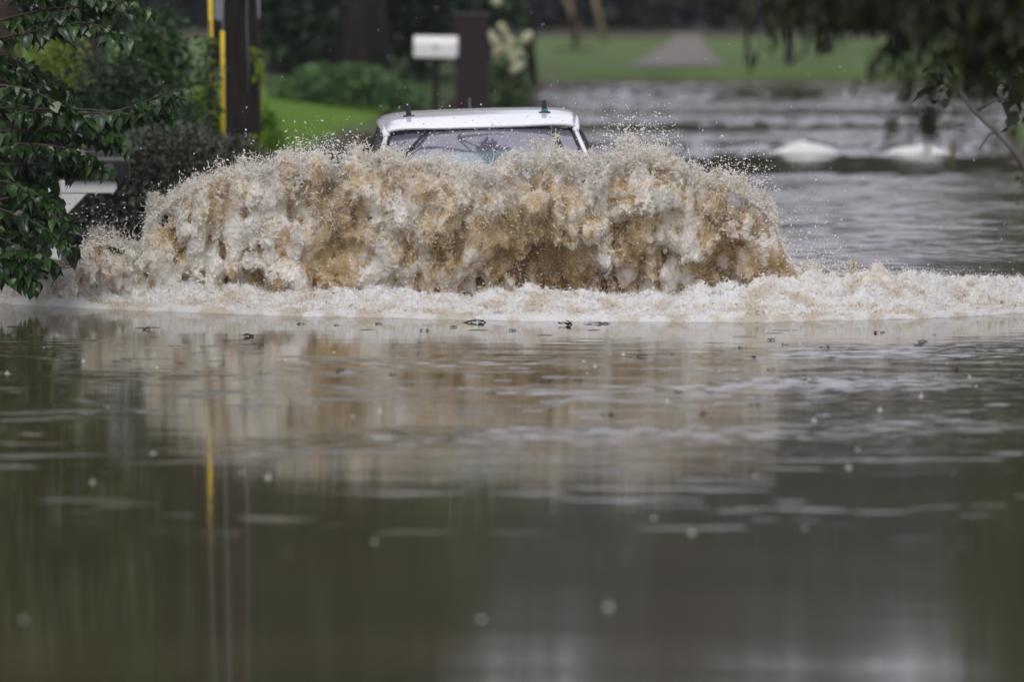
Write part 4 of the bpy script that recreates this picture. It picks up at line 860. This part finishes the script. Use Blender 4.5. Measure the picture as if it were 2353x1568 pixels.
# white mailbox near the pillar
Yw = 100.; X = lambda px: xat(px, Yw); Z = lambda py: at(1176, py, Yw).z; gz0 = th(X(998), Yw)
wm = empty('mailbox', (X(998), Yw, gz0), 'white mailbox with a faint round mark on a dark post beside the pillar', 'mailbox')
L2 = (X(1048) - X(948)) / 2; zb, zt = Z(131) - gz0, Z(82) - gz0; rot = Matrix.Rotation(R(1.5), 3, 'Y')
b = MB(); b.prism(arch(.13, zb, zt), 'x', -L2, L2 - .03); o = b.build('mailbox_body', mWMail, wm, bevel=.006); o.rotation_euler.y = R(.8)
b = MB(); b.prism(arch(.137, zb - .006 + .02, zt + .004), 'x', L2 - .029, L2 + .005); o2 = b.build('door', mWMail, wm, bevel=.006); o2.rotation_euler.y = R(.8)
b = MB(); b.prism([(-.0 + .042 * math.cos(t * math.pi / 8), (zb + zt) / 2 - .0 + .034 * math.sin(t * math.pi / 8)) for t in range(16)], 'y', -.134, -.1315); b.build('round_mark', plain('faded_mark', (.42, .42, .42), .6, .3, .3, 60), o)
b = MB(); b.box((.02, 0, (zb - .3) / 2), (.09, .09, zb + .3 - .006)); b.box((-.0, 0, zb - .03), (.40, .10, .045)); b.build('post', mPoleW, wm, bevel=.006)
# square dark pillar
Yq = 103.; X = lambda px: xat(px, Yq); gz0 = th(X(1085), Yq); zt = at(1085, 38, Yq).z - gz0; hw = (X(1124) - X(1047)) / 2
mBr = mat('dark_brick', (.05, .03, .028), .85, .12); g = N(mBr); oc = g.n('ShaderNodeTexCoord').outputs['Object']; bt = g.n('ShaderNodeTexBrick', {'Vector': g.n('ShaderNodeMapping', {0: oc, 'Rotation': (R(90), 0, 0)}).outputs[0], 'Color1': c4((.034, .022, .022)), 'Color2': c4((.034, .022, .022)), 'Mortar': c4((.035, .032, .032)), 'Scale': 1.0, 'Brick Width': .21, 'Row Height': .075, 'Mortar Size': .008})
g.set(Base_Color=bt.outputs[0], Normal=g.bump(bt.outputs[1], .4, -.01))
pq = empty('pillar', (X(1085), Yq, gz0), 'square dark pillar between the white mailbox and the hydrangea', 'pillar')
b = MB(); b.box((0, 0, (zt - .3) / 2), (2 * hw, 2 * hw, zt + .3)); b.build('shaft', mBr, pq, bevel=.01)
b = MB(); b.box((0, 0, zt + .03), (2 * hw + .05, 2 * hw + .05, .056)); b.build('cap', plain('dark_stone', (.05, .045, .045), .7, .3, .3, 12), pq, bevel=.012)
# pale rocks awash on the right
mRock = plain('pale_rock', (.66, .65, .62), .5, .5, .10, 7, .012)
def rock(pts, Y, label):
    r = np.random.default_rng(int(pts[0][0])); cx = xat(sum(p[0] for p in pts) / len(pts), Y); xs_ = [xat(p[0], Y) - cx for p in pts]; zs = [at(p[0], p[1], Y).z for p in pts]
    b = MB()
    def f(u, v):
        x = xs_[0] + (xs_[-1] - xs_[0]) * u; z = float(np.interp(x, xs_, zs)); z = max(z, 0) * .85; a = math.pi * v; dp = .26 * math.sin(math.pi * max(.02, min(.98, u))) ** .6
        return (x, -math.cos(a) * dp, (z + .15) * math.sin(a) ** .6 - .15 + .006 * math.sin(17 * x + 9 * v))
    b.grid(f, 44, 24); o = b.build('rock', mRock, None, True); o.location = (cx, Y, 0); tag(o, label, 'rock', 'pale rocks awash beyond the wave')
rock([(1768, 350), (1785, 342), (1810, 331), (1845, 318), (1880, 327), (1905, 337), (1930, 347), (1940, 350)], 88.6, 'pale pyramid-topped rock awash, the larger of the two')
rock([(2028, 352), (2045, 344), (2090, 333), (2115, 328), (2140, 332), (2165, 340), (2185, 350)], 88.2, 'pale low rock awash, the smaller and farther right of the two')
# yellow-brown float by the right rock
b = MB(); b.tube([(0, 0, -.1), (0, .02, .10), (.01, 0, .17)], [.03, .028, .012], 8); o = b.build('stump', plain('stump_wood', (.16, .13, .05), .8, .3, .4, 20), None, True); p = gp(2182, 352); o.location = (p.x, p.y - .6, 0); tag(o, 'small yellowish stump poking up beside the lower pale rock', 'stump')
# rubble at the far waterline
r = np.random.default_rng(12); mRb = plain('rubble_stone', (.20, .165, .15), .8, .3, .5, 4, .02); n = 700
px = r.uniform(1190, 1560, n); py = 176 + r.uniform(0, 1, n) * np.interp(px, [1190, 1300, 1560], [38, 26, 12]); P = np.array([[xat(a, dist(b_)), dist(b_), 0] for a, b_ in zip(px, py)])
V, F = scatter(OCT_T, OCT_F, P, rotmats(n, r=r), np.stack([r.uniform(.05, .16, n), r.uniform(.05, .12, n), r.uniform(.02, .06, n)], -1)); tag(npmesh('rubble', V, F, mRb), 'brown litter and rubble washed along the far waterline', kind='stuff')
# floating debris
mDb = plain('wet_debris', (.022, .019, .014), .4, .5, .4, 60)
def twiglet(seed, s=1.):
    r = np.random.default_rng(seed); b = MB()
    for k in range(r.integers(2, 5)):
        a = r.uniform(0, 6.28); q = Vector((math.cos(a), math.sin(a), r.uniform(-.1, .5))) * r.uniform(.02, .06) * s; c = Vector((r.uniform(-.04, .04), r.uniform(-.03, .03), .002)) * s; b.tube([c - q * .5, c + q * .2 + Vector((0, 0, .004)), c + q], [.003 * s, .003 * s, .0015 * s], 5)
    for k in range(r.integers(1, 4)):
        a = r.uniform(0, 6.28); c = Vector((r.uniform(-.05, .05), r.uniform(-.04, .04), .006)) * s; u_ = Vector((math.cos(a), math.sin(a), r.uniform(-.1, .3))) * .026 * s; v_ = Vector((-math.sin(a), math.cos(a), r.uniform(0, .4))) * .012 * s
        b.add([c - u_, c + v_ + Vector((0, 0, .006)), c + u_, c - v_], [(0, 1, 2), (0, 2, 3)])
    return b
protos = []
def debris(px, py, k, label, group=None, s=1.):
    p = gp(px, py); 
    if k < len(protos) and protos[k] is not None: o = protos[k].copy(); COL.objects.link(o)
    else:
        o = twiglet(200 + k).build('floating_twig', mDb, None)
        while len(protos) <= k: protos.append(None)
        protos[k] = o
    o.location = (p.x, p.y, .001); o.rotation_euler.z = random.uniform(0, 6.28); o.scale = (s, s, s); tag(o, label, 'debris', group); return o
debris(571, 773, 0, 'largest dark leaf clump floating before the left part of the wave', s=1.5)
debris(1299, 747, 1, 'dark upright twig standing at the foam edge below the middle of the wave', s=1.7)
debris(976, 708, 2, 'small dark twig stuck in the foam left of centre', s=.8)
debris(2240, 686, 3, 'yellow-brown leaf caught in the foam at the right', s=1.3).location.z = .17
debris(1382, 745, 4, 'row of dark crumbs floating just right of the upright twig', s=1.0)
debris(1100, 742, 5, 'thin dark twig lying along the foam edge', s=1.6)
for px, py in [(335, 758), (1040, 752), (780, 852), (775, 748), (1355, 746), (1705, 800), (1770, 782), (1803, 792), (1727, 822), (1560, 903), (1610, 955), (1635, 880), (1690, 881), (1735, 930), (1620, 950), (2010, 870), (2110, 793), (2120, 786), (2190, 850), (2250, 905), (1220, 873), (1330, 875), (1255, 880), (1475, 820), (1540, 815), (1395, 955), (1430, 905), (1860, 880), (1960, 905), (2080, 925), (2290, 800), (2300, 870), (905, 862), (690, 745), (1895, 800), (2020, 765), (2150, 770), (1180, 760), (870, 745), (1770, 850), (1640, 905), (2225, 960), (1130, 905), (985, 760)]:
    debris(px, py, 6 + random.randrange(6), 'small dark scrap of leaf or twig floating on the brown water', 'scraps floating on the near water', random.uniform(.35, .9))
# raindrop splashes and falling rain
r = np.random.default_rng(21); n = 60; Yr = 26 + 23 * r.uniform(0, 1, n) ** .55; xr = r.uniform(-1, 1, n) * Yr * .075
b = MB()
for k in range(n):
    s = r.uniform(.3, .7); c = (xr[k], Yr[k], 0)
    lathe(b, [(.001, .030 * s), (.0045 * s, .026 * s), (.003 * s, .018 * s), (.004 * s, .008 * s), (.010 * s, .002 * s), (.016 * s, .0015 * s), (.018 * s, .006 * s), (.021 * s, .0008 * s), (.030 * s, .0004)] if r.uniform() < .5 else [(.001, .010 * s), (.008 * s, .009 * s), (.014 * s, .005 * s), (.016 * s, .0)], c, 10)
tag(b.build('raindrop_splashes', mDr, None, True), 'little crowns and bubbles where raindrops strike the water', kind='stuff')
b = MB()
for k in range(90):
    Yk = r.uniform(37, 49.5); xk = r.uniform(-1, 1) * Yk * .072; q = r.uniform(.03, .09)
    for rr0 in (q, q * .62): lathe(b, [(rr0 - .009, .0002), (rr0 - .004, .0014), (rr0, .0022), (rr0 + .004, .0014), (rr0 + .009, .0002)], (xk, Yk, 0), 26)
tag(b.build('raindrop_rings', mW, None, True), 'faint rings spreading from raindrops on the near water', kind='stuff')
n = 420; Yr = r.uniform(24, 75, n); P = np.column_stack([r.uniform(-1, 1, n) * Yr * .075, Yr, r.uniform(.05, 3.2, n)]); V, F = scatter(OCT_T, OCT_F, P, np.broadcast_to(np.eye(3), (n, 3, 3)), np.stack([np.full(n, .0016), np.full(n, .0016), r.uniform(.004, .014, n)], -1))
tag(npmesh('rain', V, F, mDr), 'sparse falling raindrops in the air', kind='stuff')
# rain haze
hb = MB(); hb.box((0, 590, 13.0), (900, 1300, 36)); hz = mat('haze', (1, 1, 1)); t_ = hz.node_tree; t_.nodes.remove(t_.nodes['Principled BSDF']); pv = t_.nodes.new('ShaderNodeVolumePrincipled'); pv.inputs['Color'].default_value = (.80, .80, .92, 1); pv.inputs['Density'].default_value = HAZE = .00016
t_.links.new(pv.outputs[0], t_.nodes['Material Output'].inputs['Volume']); ho = hb.build('haze', hz); tag(ho, 'thin rain haze over the whole scene', kind='stuff'); SC.cycles.volume_bounces = 0
